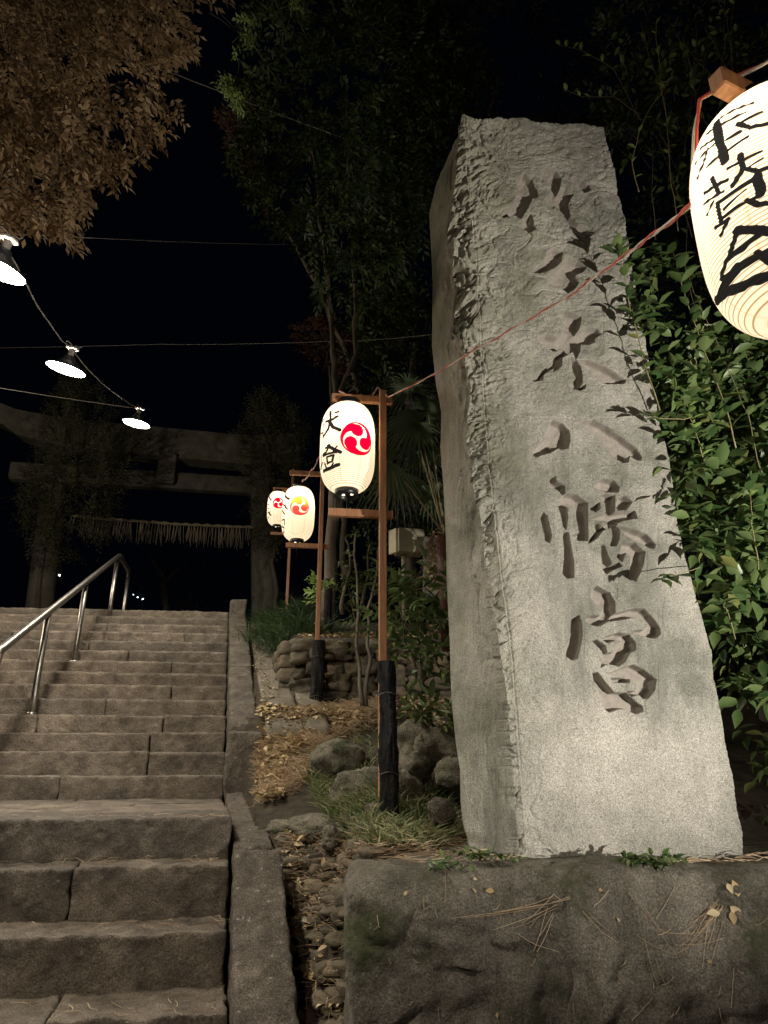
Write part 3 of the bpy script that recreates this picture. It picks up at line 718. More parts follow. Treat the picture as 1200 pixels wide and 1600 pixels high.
# ------------------------------------------------------------------ garden boulders
def boulder(px_, py_, Y, rad, seed, label, rot=0., dz=0., mat='boulder', group=None, n=36):
    c = at(px_, py_, Y)+np.array([0, 0, dz]); mb = MB(); rock(mb, (0, 0, 0), rad, seed, n, .38, rot, .0, .09)
    o = mb.build('boulder', M[mat]); o.location = c; tag(o, label, 'boulder', group); return o
BG = 'boulders on the grassy bank'
boulder(528, 1192, 4.35, (.17, .16, .12), 3, 'rounded mossy boulder half buried under pine needles left of the near stake', .3, group=BG)
boulder(562, 1236, 3.85, (.17, .15, .12), 5, 'larger mossy boulder in the grass just left of the near lantern stake', -.2, group=BG)
boulder(655, 1155, 3.95, (.12, .12, .12), 8, 'dark boulder behind and right of the near lantern stake', .8, group=BG)
boulder(690, 1170, 3.75, (.13, .12, .10), 9, 'mossy boulder touching the left side of the monument', .2, group=BG)
boulder(650, 1195, 3.75, (.11, .10, .09), 12, 'small dark stone between near stake and monument', 1.2, group=BG)
boulder(708, 1212, 3.55, (.08, .08, .075), 13, 'brownish stone wedged against the monument foot', .1, group=BG)
boulder(690, 1268, 3.25, (.065, .05, .06), 15, 'pale broken stone in the grass beside the monument foot', .5, mat='kerb', group=BG)
boulder(520, 1310, 3.35, (.055, .05, .05), 17, 'small round stone at the head of the pebbled gutter', .5, group=BG)
boulder(480, 1285, 3.75, (.20, .20, .07), 18, 'flat buried slab between the kerb and the grass', .2, dz=-.03, group=BG)
boulder(630, 1240, 3.62, (.10, .10, .10), 19, 'dark stone low behind the near stake', .2, group=BG)

# ------------------------------------------------------------------ cobble retaining wall
mb = MB(); box(mb, (.45, 6.13, EYE+.58), AX, (1.2, .20, .42), .02)
wl = empty('cobble_wall', (.3, 6.0, EYE+.3)); tag(wl, 'low retaining wall of rounded river cobbles behind the lantern stakes', 'wall')
mb.build('core', M['mortar'], wl, org=wl.location)
mb = MB(); sd = 20
z = .30; row = 0
while z < .93:
    hr = rng.uniform(.05, .09); x = -.78+rng.uniform(-.02, .02)
    while x < 1.0:
        wr = rng.uniform(.055, .14); xx = x+wr
        rock(mb, (xx, 5.93+rng.uniform(-.015, .02), EYE+z+hr*.8+rng.uniform(-.028, .028)), (wr*1.02, .11, hr*rng.uniform(.75, 1.35)), sd, 22, .55, rng.uniform(-.1, .1), .06, .08); sd += 1
        x += 2*wr*.96
    z += hr*1.75
yy = 6.0
z = .35
while z < .92:
    hr = rng.uniform(.06, .085); y = 5.98
    while y < 6.9:
        wr = rng.uniform(.08, .14); zz = z+hr
        if zz > path_z(y)-.1: rock(mb, (XS(y+wr)+.52, y+wr, EYE+zz), (.09, wr, hr), sd, 16, .25, .2, .2, .05); sd += 1
        y += 2*wr*.96
    z += hr*1.75
mb.build('cobbles', M['cobble'], wl, org=wl.location)

# pebbled gutter floor
mb = MB()
for i in range(420):
    Y = rng.uniform(2.25, 3.6); X = rng.uniform(XS(Y)+.24, .0)
    rad = rng.uniform(.014, .046); rock(mb, (X, Y, ground_z(X, Y)-.002), (rad*rng.uniform(.9, 1.5), rad, rad*rng.uniform(.4, .8)), 900+i, 14, .5, rng.uniform(0, 3), .1, .03)
tag(mb.build('gutter_pebbles', M['cobble']), 'bed of rounded pebbles filling the gutter beside the kerb', 'pebbles', kind='stuff')

# ------------------------------------------------------------------ handrail
hr_ = empty('handrail', (-2.9, 5.9, EYE+.4)); tag(hr_, 'scuffed steel tube handrail standing in the middle of the steps', 'handrail')
def railx(Y): return -2.715-.207*(Y-4.85)
def railz(Y): return EYE+1.215+(min(Y, 8.75)-5.9)*.475
mb = MB(); Yr = [4.86, 4.88, 4.92, 5.0]+list(np.linspace(5.2, 8.6, 12))+[8.7, 8.78, 8.9, 9.3, 9.52, 9.6]
pts = [(railx(y), y, railz(y)) for y in Yr]; pts[0] = (railx(4.86), 4.85, railz(4.86)-.08); pts[-1] = (railx(9.6), 9.6, railz(9.6)-.06)
tube(mb, pts, .031, 18); mb.build('rail', M['steel'], hr_, org=hr_.location)
for Y, zb in ((4.85, -.25), (5.92, .35), (7.12, .94), (8.62, 1.69), (9.6, 1.8)):
    mb = MB(); tube(mb, [(railx(Y), Y, EYE+zb-.03), (railx(Y), Y, EYE+zb+.2), (railx(Y), Y, railz(Y)-.015)], .026, 16)
    lathe(mb, [(.021, .03), (.036, .028), (.038, .0), (.02, 0)], (railx(Y), Y, EYE+zb), 14); mb.build('post', M['steel'], hr_, org=hr_.location)

# ------------------------------------------------------------------ pendant lamps on the string
def pendant(px_, py_, Y, label, tilt=(0., 0.), c=None):
    c = at(px_, py_, Y) if c is None else np.array(c); root = empty('pendant_lamp', c)
    tag(root, label, 'lamp', 'enamel shade lamps strung over the steps')
    root.rotation_euler = (tilt[0], tilt[1], 0)
    mb = MB(); lathe(mb, [(.150, -.004), (.156, 0), (.154, .008), (.125, .022), (.075, .055), (.045, .095), (.040, .12), (.036, .12), (.036, .095), (.068, .052), (.12, .014), (.148, .002), (.150, -.004)], n=40); mb.build('shade', M['shade'], root)
    mb = MB(); lathe(mb, [(.0005, -.020), (.05, -.018), (.10, -.010), (.135, .0), (.147, .006)], n=40); mb.build('bulb_disc', M['disc'], root)
    mb = MB(); lathe(mb, [(.0005, .175), (.024, .175), (.024, .12), (.030, .118), (.030, .10)], n=20)
    lathe(mb, [(.0005, .196), (.05, .192), (.052, .182), (.04, .176), (.0005, .174)], n=24); mb.build('insulator', M['porcelain'], root)
    mb = MB()
    for k in range(3):
        a = k*2.1; tube(mb, [(0, 0, .19), (.02*math.cos(a), .02*math.sin(a), .215), (.055*math.cos(a), .055*math.sin(a), .20+.012*k), (.07*math.cos(a), .07*math.sin(a), .215)], .003, 6)
    mb.build('tie_wire', M['cable'], root)
    return c
l3 = pendant(213, 662, 7.1, 'smallest and farthest lamp of the string, above the torii beam', (R(6), R(8)))
l2 = pendant(103, 577, 4.85, 'middle lamp of the three lit ones in the string over the steps', (R(8), R(12)))
l1 = pendant(-6, 420, 3.05, 'nearest lit lamp of the string, cut off at the left edge of the photo', (R(8), R(16)))
l0 = pendant(0, 0, 0, 'lamp of the string behind the viewer, over the lowest steps', (0, 0), (-1.75, .9, EYE+1.75))
# ------------------------------------------------------------------ wires
def cablepts(ps, n=10, sag=.0, wig=.0):
    out = []
    for i in range(len(ps)-1):
        a, b = np.array(ps[i], float), np.array(ps[i+1], float)
        for t in np.linspace(0, 1, n, endpoint=False): out.append(a+(b-a)*t-np.array([0, 0, 4*sag*t*(1-t)]))
    out.append(np.array(ps[-1], float)); out = np.array(out)
    if wig:
        out = out+np.stack([fbm(out, 7, 3, 500+k) for k in range(3)], -1)*wig
    return out
def twisted(name, ps, mats, r, label, n=30, wig=.006, sag=.02, pitch=9, gap=1.0):
    C = cablepts(ps, n, sag, wig); root = empty(name, C[0]); tag(root, label, 'cable')
    L = np.concatenate([[0], np.cumsum(np.linalg.norm(np.diff(C, axis=0), axis=1))])
    for k, mt in enumerate(mats):
        a = L*pitch*2*math.pi/1.5+k*math.pi; off = np.stack([np.cos(a), .3*np.sin(a), np.sin(a)], -1)*r*gap
        mb = MB(); tube(mb, C+off, r, 6); mb.build('strand', mt, root, org=C[0])
    return root
top = np.array([0, 0, .20])
twisted('lamp_cable', [l0+top, l1+top, l2+top, l3+top], [M['cable'], M['cable']], .0028, 'twisted cable sagging from lamp to lamp over the steps', 24, .012, .06, 5)
def cable(ps, r, label, sag=.05, n=24, wig=.004, name='overhead_wire'):
    C = cablepts(ps, n, sag, wig); mb = MB(); tube(mb, C, r, 6); o = mb.build(name, M['dimcable' if 'faint' in label else 'cable']); tag(o, label, 'wire'); return o
cable([at(-200, 570, 7.6), l3+top], .0045, 'wire running left from the farthest lamp of the string', .03)
cable([at(-150, 350, 6), at(60, 367, 7), at(458, 382, 9.5)], .005, 'level wire crossing the dark sky below the brown tree', .03)
cable([at(200, 85, 6), at(275, 116, 6.4), at(662, 259, 8.4)], .005, 'wire slanting down across the dark green tree crown', .04)
cable([at(-150, 545, 13), at(250, 538, 10), at(525, 533, 8), at(700, 520, 6.2)], .003, 'faint wire passing behind the monument at mid height', .02)

# ------------------------------------------------------------------ lanterns
def paper_mat():
    m, nt, b, o = _new('lantern_paper')
    uv = nt.nodes.new('ShaderNodeUVMap'); uv.uv_map = 'UVMap'; sp = nt.nodes.new('ShaderNodeSeparateXYZ'); nt.links.new(uv.outputs[0], sp.inputs[0])
    def saw(sock, mul, lo, hi, ph=0.):
        a = nt.nodes.new('ShaderNodeMath'); a.operation = 'MULTIPLY_ADD'; nt.links.new(sock, a.inputs[0]); a.inputs[1].default_value = mul; a.inputs[2].default_value = ph
        f = nt.nodes.new('ShaderNodeMath'); f.operation = 'PINGPONG'; nt.links.new(a.outputs[0], f.inputs[0]); f.inputs[1].default_value = 1.0
        return _ramp(nt, f.outputs[0], [(lo, (1, 1, 1)), (hi, (0, 0, 0))])
    rib = saw(sp.outputs['Y'], 112, .10, .34)           # 52 hoops
    seam = saw(sp.outputs['X'], 16, .035, .06, .55)       # 8 glued seams
    att = nt.nodes.new('ShaderNodeAttribute'); att.attribute_name = 'ink'; ink = _ramp(nt, att.outputs['Fac'], [(.47, (0, 0, 0)), (.53, (1, 1, 1))])
    at2 = nt.nodes.new('ShaderNodeAttribute'); at2.attribute_name = 'crest'; cr = _ramp(nt, at2.outputs['Fac'], [(.47, (0, 0, 0)), (.53, (1, 1, 1))])
    at3 = nt.nodes.new('ShaderNodeAttribute'); at3.attribute_name = 'crestcol'
    paper = _mix(nt, _mix(nt, .9, (0, 0, 0), rib), (.985, .93, .79), (.38, .24, .12))
    paper = _mix(nt, _mix(nt, .42, (0, 0, 0), seam), paper, (.72, .42, .24))
    crest = _mix(nt, _mix(nt, .35, (0, 0, 0), rib), at3.outputs['Color'], (.35, .0, .02))
    col = _mix(nt, cr, paper, crest); col = _mix(nt, ink, col, (.012, .012, .014))
    nt.links.new(col, b.inputs['Base Color']); b.inputs['Roughness'].default_value = .8; b.inputs['Specular IOR Level'].default_value = .1
    t = nt.nodes.new('ShaderNodeBsdfTranslucent'); nt.links.new(col, t.inputs['Color'])
    mx = nt.nodes.new('ShaderNodeMixShader'); mx.inputs[0].default_value = .5; nt.links.new(b.outputs[0], mx.inputs[1]); nt.links.new(t.outputs[0], mx.inputs[2])
    e = nt.nodes.new('ShaderNodeEmission'); nt.links.new(col, e.inputs['Color']); e.inputs['Strength'].default_value = .22
    ad = nt.nodes.new('ShaderNodeAddShader'); nt.links.new(mx.outputs[0], ad.inputs[0]); nt.links.new(e.outputs[0], ad.inputs[1]); nt.links.new(ad.outputs[0], o.inputs['Surface'])
    _bump(nt, b, [(rib, .4, .002)])
    return m
M['paper'] = paper_mat()
M['crystal'] = emit('vent_glow', (1.0, .88, .68), 2.5)
LR, LH = .150, .505
def lant_r(z):
    t = np.clip(np.abs(2*z/LH), 0, 1); return LR*(.38+.62*(1-t**3.4)**.5)
def on_lantern(c, px_, py_):
    """photo point -> (angle, height) on a lantern centred at c"""
    a, b, cc = ray(px_, py_); d = np.stack([a, b, cc], -1); z = np.zeros(len(d)); th = np.zeros(len(d))
    rad = np.full(len(d), LR)
    for it in range(4):
        A = d[:, 0]**2+d[:, 1]**2; B = -2*(d[:, 0]*c[0]+d[:, 1]*c[1]); C_ = c[0]**2+c[1]**2-rad**2
        disc = np.maximum(B*B-4*A*C_, 0); t = (-B-np.sqrt(disc))/(2*A); P = d*t[:, None]+np.array([0, 0, EYE])
        z = P[:, 2]-c[2]; rad = lant_r(np.clip(z, -LH*.47, LH*.47))
        th = np.arctan2(P[:, 0]-c[0], -(P[:, 1]-c[1]))
    return th, z
def lantern(c, strokes, crest, label, bulb=2.5, res=(420, 260), ccol=(.78, .0, .03), ccol2=None, mag=1.):
    c = np.asarray(c, float); root = empty('paper_lantern', c); tag(root, label, 'lantern', 'lit paper lanterns on wooden frames')
    nu, nv = res; th = np.linspace(-math.pi, math.pi, nu+1); z = -np.cos(np.linspace(0, math.pi, nv+1))*LH/2*.35+np.linspace(-1, 1, nv+1)*LH/2*.65
    TT, ZZ = np.meshgrid(th, z); r = lant_r(ZZ)*(1+.006*np.cos(ZZ/LH*56*2*math.pi))
    V = np.stack([r*np.sin(TT), -r*np.cos(TT), ZZ], -1)
    n1 = nu+1; ii, jj = np.meshgrid(np.arange(nv), np.arange(nu), indexing='ij'); a = (ii*n1+jj).ravel()
    me = mesh_np('paper_shell', V.reshape(-1, 3), np.stack([a, a+1, a+n1+1, a+n1], -1), M['paper'])
    uvl = me.uv_layers.new(name='UVMap'); li = np.empty(len(me.loops), np.int32); me.loops.foreach_get('vertex_index', li)
    U = ((TT+math.pi)/(2*math.pi)).ravel(); W = (ZZ/LH+.5).ravel(); uvl.data.foreach_set('uv', np.stack([U[li], W[li]], -1).ravel().astype(np.float32))
    sd = np.full(TT.shape, -1.)
    for pts, wd in strokes:
        pts = np.array(pts, float); t_, z_ = on_lantern(c, pts[:, 0], pts[:, 1])
        rr = lant_r(z_).mean(); X = TT*rr
        poly = list(zip(t_*rr, z_)); d = polydist(X, ZZ, poly, False)
        wn = wd/2*mag*(1+.18*vn(np.stack([X*60, ZZ*60, X*0], -1), 4)); sd = np.maximum(sd, wn-d)
    def attr(name, s_, k=.0035):
        at_ = me.attributes.new(name, 'FLOAT', 'POINT'); at_.data.foreach_set('value', np.clip(.5+s_.ravel()/(2*k), 0, 1).astype(np.float32))
    attr('ink', sd)
    cs = np.full(TT.shape, -1.); zc = 0; 
    if crest is not None:
        (cx, cy), RR, rot, asp = crest; t_, z_ = on_lantern(c, np.array([cx]), np.array([cy])); t0 = t_[0]; zc = z_[0]
        x = (TT-t0)*LR/asp; y = ZZ-zc; rad = np.hypot(x, y)/RR; an = np.degrees(np.arctan2(y, x))
        for k in range(3):
            phi = 95+rot+120*k; hx, hy = .50*math.cos(R(phi)), .50*math.sin(R(phi))
            head = .365-np.hypot(x/RR-hx, y/RR-hy)
            da = (an-phi) % 360
            ri = np.interp(da, [0, 30, 60, 90, 120, 150, 165], [.30, .46, .70, .84, .91, .955, .99]); ro = np.interp(da, [0, 25, 50, 165, 166], [.86, .955, .995, 1.0, 1.0])
            tail = np.minimum(rad-ri, ro-rad); tail = np.where(da < 162, tail, -1); cs = np.maximum(cs, np.maximum(head, tail)*RR)
    attr('crest', cs)
    ca = me.color_attributes.new('crestcol', 'FLOAT_COLOR', 'POINT'); f = sstep(-.02, .05, ZZ-zc).ravel()[:, None]
    c1 = np.array([*ccol, 1.]); c2 = np.array([*(ccol2 or ccol), 1.]); ca.data.foreach_set('color', (c1*(1-f)+c2*f).ravel().astype(np.float32))
    link('paper_shell', me, root)
    re = lant_r(np.array(LH/2))*1.04
    for nm, zz, s_ in (('bottom_ring', -LH/2, -1), ('top_ring', LH/2, 1)):
        mb = MB(); lathe(mb, [(re*1.0, zz-.004*s_), (re*1.06, zz), (re*1.06, zz+s_*.036), (re*.92, zz+s_*.036), (re*.92, zz+s_*.006)], n=40)
        if s_ < 0: lathe(mb, [(re*.92, zz-.012), (.0005, zz-.012)], n=40)
        mb.build(nm, M['black'], root)
    for k in range(4):
        mb = MB(); a = k*math.pi/2+.6; cc = (re*.55*math.cos(a), re*.55*math.sin(a), -LH/2-.0145); lathe(mb, [(.0005, -.001), (.0085, -.001), (.0085, .001)], cc, 14)
        mb.build('vent_hole', M['crystal'], root)
    mb = MB(); tube(mb, [(0, 0, -LH/2-.012), (.002, 0, -LH/2-.06), (-.001, 0, -LH/2-.175)], .0018, 6); mb.build('string', M['black'], root)
    d = bpy.data.lights.new('lantern_bulb', 'POINT'); d.energy = bulb; d.color = (1.0, .86, .64); d.shadow_soft_size = .05
    lo = bpy.data.objects.new('lantern_bulb', d); COL.objects.link(lo); lo.parent = root; lo.location = (0, 0, .10)
    return root
def ZS(org, sc, strokes): return [([(org[0]+x/sc, org[1]+y/sc) for x, y in p], w_) for p, w_ in strokes]
def lantern_centre(pxc, pyc, Y): return at(pxc, pyc, Y)
mm = .001
L1 = at(543, 700, 3.40); z1 = 8.0; k1 = .0035/8
s1 = ZS((490, 600), 8, [([(155, 470), (230, 445), (300, 405)], 17*k1), ([(212, 345), (212, 430), (185, 560), (125, 655)], 19*k1), ([(195, 465), (245, 540), (325, 575)], 24*k1), ([(272, 358), (308, 345)], 15*k1),
  ([(95, 560), (105, 490), (140, 425)], 12*k1), ([(92, 690), (88, 560)], 12*k1), ([(118, 680), (120, 520), (135, 500)], 12*k1), ([(92, 620), (118, 610)], 10*k1),
  ([(118, 885), (160, 850), (195, 760)], 16*k1), ([(145, 800), (200, 790), (240, 815)], 12*k1), ([(178, 772), (240, 810), (335, 850)], 20*k1), ([(238, 790), (265, 835)], 12*k1), ([(292, 778), (248, 835)], 12*k1), ([(120, 902), (290, 850)], 15*k1),
  ([(165, 915), (250, 890)], 14*k1), ([(250, 890), (232, 965)], 17*k1), ([(175, 990), (235, 965)], 13*k1), ([(163, 915), (175, 995)], 15*k1), ([(140, 995), (162, 1060)], 13*k1), ([(245, 990), (222, 1035)], 12*k1), ([(125, 1090), (200, 1055), (315, 1008)], 22*k1),
  ([(95, 900), (102, 1060)], 12*k1), ([(88, 1080), (115, 985)], 11*k1)])
lantern(L1, s1, ((559.5, 685), .096, 0, 1.0), 'large lit paper lantern with red three-comma crest and black brush writing, left of the monument', mag=2.0)
L2 = at(466, 803, 5.95); k2 = .0058/10.91
s2 = ZS((410, 740), 10.91, [([(390, 335), (392, 390), (450, 432)], 26*k2), ([(430, 295), (400, 330)], 9*k2), ([(335, 510), (380, 545), (425, 605)], 18*k2), ([(385, 500), (395, 560), (380, 600)], 14*k2), ([(330, 600), (380, 690)], 18*k2), ([(335, 640), (360, 640)], 12*k2), ([(335, 720), (355, 650)], 12*k2), ([(400, 590), (430, 605)], 12*k2),
  ([(330, 800), (375, 780), (378, 870)], 16*k2), ([(330, 905), (368, 915), (372, 990), (345, 1025)], 16*k2), ([(335, 830), (345, 880)], 12*k2)])
lantern(L2, s2, ((468.5, 790), .093, 5, 1.0), 'middle-distance lit paper lantern with crest fading from yellow to red', res=(300, 200), ccol=(.80, .06, .06), ccol2=(.85, .42, .06), mag=1.5)
L3 = at(434, 795, 9.3)
s3 = ZS((410, 740), 10.91, [([(120, 375), (150, 455)], 16*.0009), ([(150, 372), (188, 340)], 8*.0009), ([(100, 525), (115, 520)], 14*.0009), ([(100, 655), (145, 712)], 16*.0009), ([(130, 640), (122, 690)], 11*.0009), ([(95, 590), (110, 600)], 10*.0009), ([(100, 740), (112, 755)], 9*.0009)])
lantern(L3, s3, ((435, 785.8), .085, 0, 1.0), 'smallest and farthest lit paper lantern, half hidden behind another lantern', res=(200, 130), mag=1.6)
LR, LH = .150, .437
L0 = np.array([.722, .965, EYE+.925]); k0 = .00116/3.48
s0 = ZS((1000, 100), 3.48, [([(415, 320), (435, 420), (460, 525)], 34*k0), ([(355, 385), (460, 320), (575, 262)], 10*k0), ([(440, 290), (520, 245), (615, 212)], 9*k0), ([(328, 460), (410, 405)], 9*k0), ([(300, 545), (400, 440)], 9*k0), ([(362, 560), (470, 475), (585, 395)], 10*k0), ([(312, 620), (345, 540), (368, 465)], 13*k0), ([(470, 410), (545, 370)], 14*k0), ([(525, 330), (600, 290), (662, 262)], 10*k0), ([(530, 325), (600, 345), (700, 325), (760, 300)], 16*k0), ([(415, 440), (450, 425)], 11*k0),
  ([(350, 705), (475, 630)], 12*k0), ([(392, 622), (428, 705)], 17*k0), ([(345, 765), (455, 692)], 10*k0), ([(365, 820), (400, 745)], 11*k0), ([(475, 570), (560, 525), (660, 475)], 12*k0), ([(545, 500), (562, 570), (505, 660)], 22*k0), ([(570, 575), (668, 512)], 9*k0), ([(580, 570), (640, 582), (720, 560)], 16*k0),
  ([(420, 762), (530, 680), (640, 620)], 17*k0), ([(638, 615), (655, 700)], 34*k0), ([(655, 712), (560, 760), (450, 835)], 13*k0), ([(420, 762), (442, 865)], 19*k0), ([(410, 892), (482, 845)], 14*k0), ([(440, 930), (478, 850)], 16*k0), ([(580, 742), (640, 764), (740, 755)], 18*k0), ([(455, 792), (575, 682)], 8*k0),
  ([(535, 905), (490, 1030), (445, 1165)], 20*k0), ([(525, 905), (620, 902), (760, 915)], 30*k0), ([(645, 930), (560, 1000), (470, 1070)], 20*k0), ([(468, 1165), (580, 1085), (720, 1010)], 23*k0), ([(530, 1110), (548, 1250)], 32*k0), ([(520, 1268), (600, 1215), (740, 1155)], 28*k0), ([(640, 1030), (700, 1075), (760, 1100)], 26*k0)])
lantern(L0, s0, None, 'nearest paper lantern, huge and cut off by the right edge of the photo', res=(640, 380), mag=1.55)

LR, LH = .150, .505
# frames
def stand(name_px, Y, lantern_c, post_x, az, zb, zt, label, stake=None, off=(-.30, .05), second=None, low_beam=.69, lowoff=None):
    e = np.array([math.cos(az), math.sin(az), 0.]); nrm = np.array([math.sin(az), -math.cos(az), 0.]); s_ = .030
    zbeam = lantern_c[2]+LH/2+.062-(.050 if low_beam > .7 else 0)
    post = np.array([*post_x, 0.]); root = empty('lantern_stand', (post[0], post[1], zb)); tag(root, label, 'lantern stand', 'wooden stands carrying the lanterns')
    axp = np.array([e, -nrm, [0, 0, 1.]])
    mb = MB(); box(mb, (post[0], post[1], (zt+zb)/2), axp, (.019, .019, (zt-zb)/2), .003); mb.build('post', M['wood'], root, False, org=root.location)
    for nm, z, of in (('beam', zbeam, off), ('beam', zbeam-low_beam, lowoff or off)):
        mb = MB(); c = post-nrm*.036+e*((of[0]+of[1])/2)+np.array([0, 0, z]); box(mb, c, axp, ((of[1]-of[0])/2, .016, .021), .003); mb.build(nm, M['wood'], root, False, org=root.location)
    if stake:
        zs0, zs1, rad, lean = stake; mb = MB(); n = 90; zz = np.linspace(zs0, zs1, n); cx = post-nrm*.005+e*.02
        P = np.stack([cx[0]+lean*(zs1-zz), cx[1]-.02-rad+zz*0, zz], -1)
        a = np.arange(64)/64*2*math.pi
        rr = rad*(1.08-.12*np.linspace(0, 1, n))[:, None]; V = np.stack([P[:, 0][:, None]+rr*np.cos(a), P[:, 1][:, None]+rr*np.sin(a), zz[:, None]+0*a], -1)
        dr = fbm(V*np.array([1, 1, .14]), 75, 3, 7)*.010+fbm(V, 12, 3, 8)*.006+fbm(V, 50, 2, 9)*.003
        V = V+np.stack([np.cos(a)[None]*dr, np.sin(a)[None]*dr, dr*0], -1)
        i = np.arange(n-1)[:, None]*64; j = np.arange(64)[None]; k = (j+1) % 64
        mb.add(V.reshape(-1, 3), [np.stack([i+j, i+k, i+64+k, i+64+j], -1).reshape(-1, 4), np.array([list(range((n-1)*64, n*64))])])
        mb.build('stake', M['char'], root, org=root.location)
        for f_ in (.28, .78):
            zc = zs0+(zs1-zs0)*f_; mb = MB(); aa = np.linspace(0, 2*math.pi, 25); cxx = cx[0]+lean*(zs1-zc)
            tube(mb, np.stack([cxx+(rad+.012)*np.cos(aa), cx[1]-.02-rad+(rad+.014)*np.sin(aa), zc+.006*np.sin(3*aa)], -1), .0022, 5); mb.build('tie_wire', M['wire'], root, org=root.location)
    return zbeam
azb = R(7.5)
p1 = at(598, 900, 3.40)[:2]
zb1 = stand(0, 3.4, L1, p1, azb, EYE-.16, at(598, 611, 3.4)[2], 'tall orange-brown wooden stand on a charred stake left of the monument',
      stake=(EYE-.25, at(600, 1038, 3.45)[2], .040, .02), off=(-.285, .06))
p2 = at(503, 900, 5.95)[:2]
stand(0, 5.95, L2, (p2[0], 5.72), azb, at(503, 1110, 5.72)[2], at(503, 744, 5.75)[2], 'second wooden lantern stand, lashed to a charred stake by the cobble wall',
      stake=(at(500, 1125, 5.72)[2], at(503, 1004, 5.75)[2], .052, .0), off=(-.30, .08))
p3 = at(448, 900, 9.3)[:2]
stand(0, 9.3, L3, (p3[0]+.02, 9.3), azb, EYE+1.85, EYE+4.06, 'farthest wooden lantern stand beside the torii pillar', off=(-.28, .06))
az0 = R(24); e0 = np.array([math.cos(az0), math.sin(az0)])
stand(0, .95, L0, L0[:2]+e0*.21+np.array([math.sin(az0), -math.cos(az0)])*0.036, az0, EYE-1.6, L0[2]+.42, 'nearest lantern stand, only its orange beam end showing above the huge lantern', off=(-.325, .06), lowoff=(-.09, .06), low_beam=.72)
# dark pole behind stand 2, mailbox etc.
mb = MB(); P = np.array([at(513, 1005, 6.6), at(512, 950, 6.6), at(514, 905, 6.6)]); tube(mb, P, [.042, .041, .038], 14); tag(mb.build('charred_post', M['char']), 'thick charred post standing on the cobble wall behind the second stand', 'post')
mb = MB(); c = at(634, 848, 5.6); azm = R(-38); 
root = empty('meter_box', c); tag(root, 'beige metal meter box on a pole in the shrubs right of the near stand', 'meter box')
axm = np.array([[math.cos(R(12)), math.sin(R(12)), 0], [-math.sin(R(12)), math.cos(R(12)), 0], [0, 0, 1.]])
box(mb, (.03, 0, 0), axm, (.115, .085, .105), .006); mb.build('case', M['box'], root, False)
mb = MB(); box(mb, (-.108, -.035, 0), np.array([[math.cos(R(-52)), math.sin(R(-52)), 0], [-math.sin(R(-52)), math.cos(R(-52)), 0], [0, 0, 1.]]), (.05, .012, .108), .004); mb.build('door', M['boxdoor'], root, False)
mb = MB(); tube(mb, [(-.02, 0, -.1), (-.02, 0, -.75)], .019, 12); mb.build('pole', M['box'], root)
mb = MB(); rough_block(mb, at(664, 930, 5.4), (.35, 0, 0), (0, .3, 0), (0, 0, .5), .04, .01, .003, 10, .3, 55, .002); tag(mb.build('concrete_block', M['conc']), 'dark concrete block behind leaves at the left side of the monument', 'block')

# red and white wires between the stands
tw = [M['redwire'], M['whitewire']]
w0 = at(1083, 322, 1.02); w1 = at(607, 621, 3.37)
beam_end = L0+np.array([-.05, -.02, LH/2+.05])
twisted('lantern_cable', [beam_end+np.array([.1, .0, .06]), beam_end+np.array([-.06, .03, -.02]), w0, at(985, 392, 1.5), at(880, 468, 2.0), at(750, 542, 2.6), at(690, 578, 2.95), w1], tw, .0030, 'red and white twisted cable stretched in front of the monument to the near stand', 14, .007, .002, 5)
twisted('lantern_cable', [w1, at(590, 605, 3.42), at(575, 628, 3.42), at(545, 618, 3.42), at(530, 612, 3.42)], tw, .0028, 'red and white cable looped along the top beam of the near stand', 10, .006, 0, 12)
twisted('lantern_cable', [at(505, 700, 3.9), at(487, 735, 5.2), at(471, 752, 5.9)], tw, .0034, 'red and white cable drooping between the near and middle lanterns', 14, .012, .02, 6)

# ------------------------------------------------------------------ torii
YT = 18.; et = np.array([math.cos(R(8)), math.sin(R(8)), 0]); tt_ = empty('torii_gate', (-6.0, YT, EYE+1.8)); tag(tt_, 'large grey stone torii gate at the head of the steps', 'torii gate')
pL0, pL1 = at(62, 950, YT-.3), at(92, 700, YT-.3); pR0, pR1 = at(413, 975, YT+.4), at(408, 700, YT+.4)
for a_, b_ in ((pL0, pL1), (pR0, pR1)):
    d = (b_-a_)/(b_[2]-a_[2]); base_ = a_+d*(EYE+1.75-a_[2]); mb = MB(); tube(mb, [base_, (base_+b_)/2, b_], [.36, .335, .31], 28); mb.build('pillar', M['torii'], tt_, org=tt_.location)
def tb(px0, py0, px1, py1): return at(px0, py0, YT-.6), at(px1, py1, YT+.5)
mb = MB(); c0, c1 = at(-60, 590, YT-.9), at(500, 668, YT+.9); n = 24; V = []
for i in range(n):
    t = i/(n-1); p = at(-8+(470+8)*t, 0, YT); x = -8+(470+8)*t; s_ = abs(t-.5)*2
    yc = np.interp(x, [0, 35, 100, 183, 262, 396, 480], [648, 668, 682, 691, 698, 711, 706]); hh = np.interp(x, [0, 35, 100, 480], [13, 19, 21, 22])
    Y = YT-.9+1.8*t; a1 = at(x, yc-hh, Y); a0 = at(x, yc+hh, Y); V.append([a0+[0, -.3, 0], a1+[0, -.36, 0], a1+[0, .36, 0], a0+[0, .3, 0]])
V = np.array(V).reshape(-1, 3); i = np.arange(n-1)[:, None]*4; j = np.arange(4)[None]; k = (j+1) % 4
mb.add(V, [np.stack([i+j, i+k, i+4+k, i+4+j], -1).reshape(-1, 4), np.array([[3, 2, 1, 0], [(n-1)*4, (n-1)*4+1, (n-1)*4+2, (n-1)*4+3]])]); mb.build('top_beam', M['torii'], tt_, False, org=tt_.location)
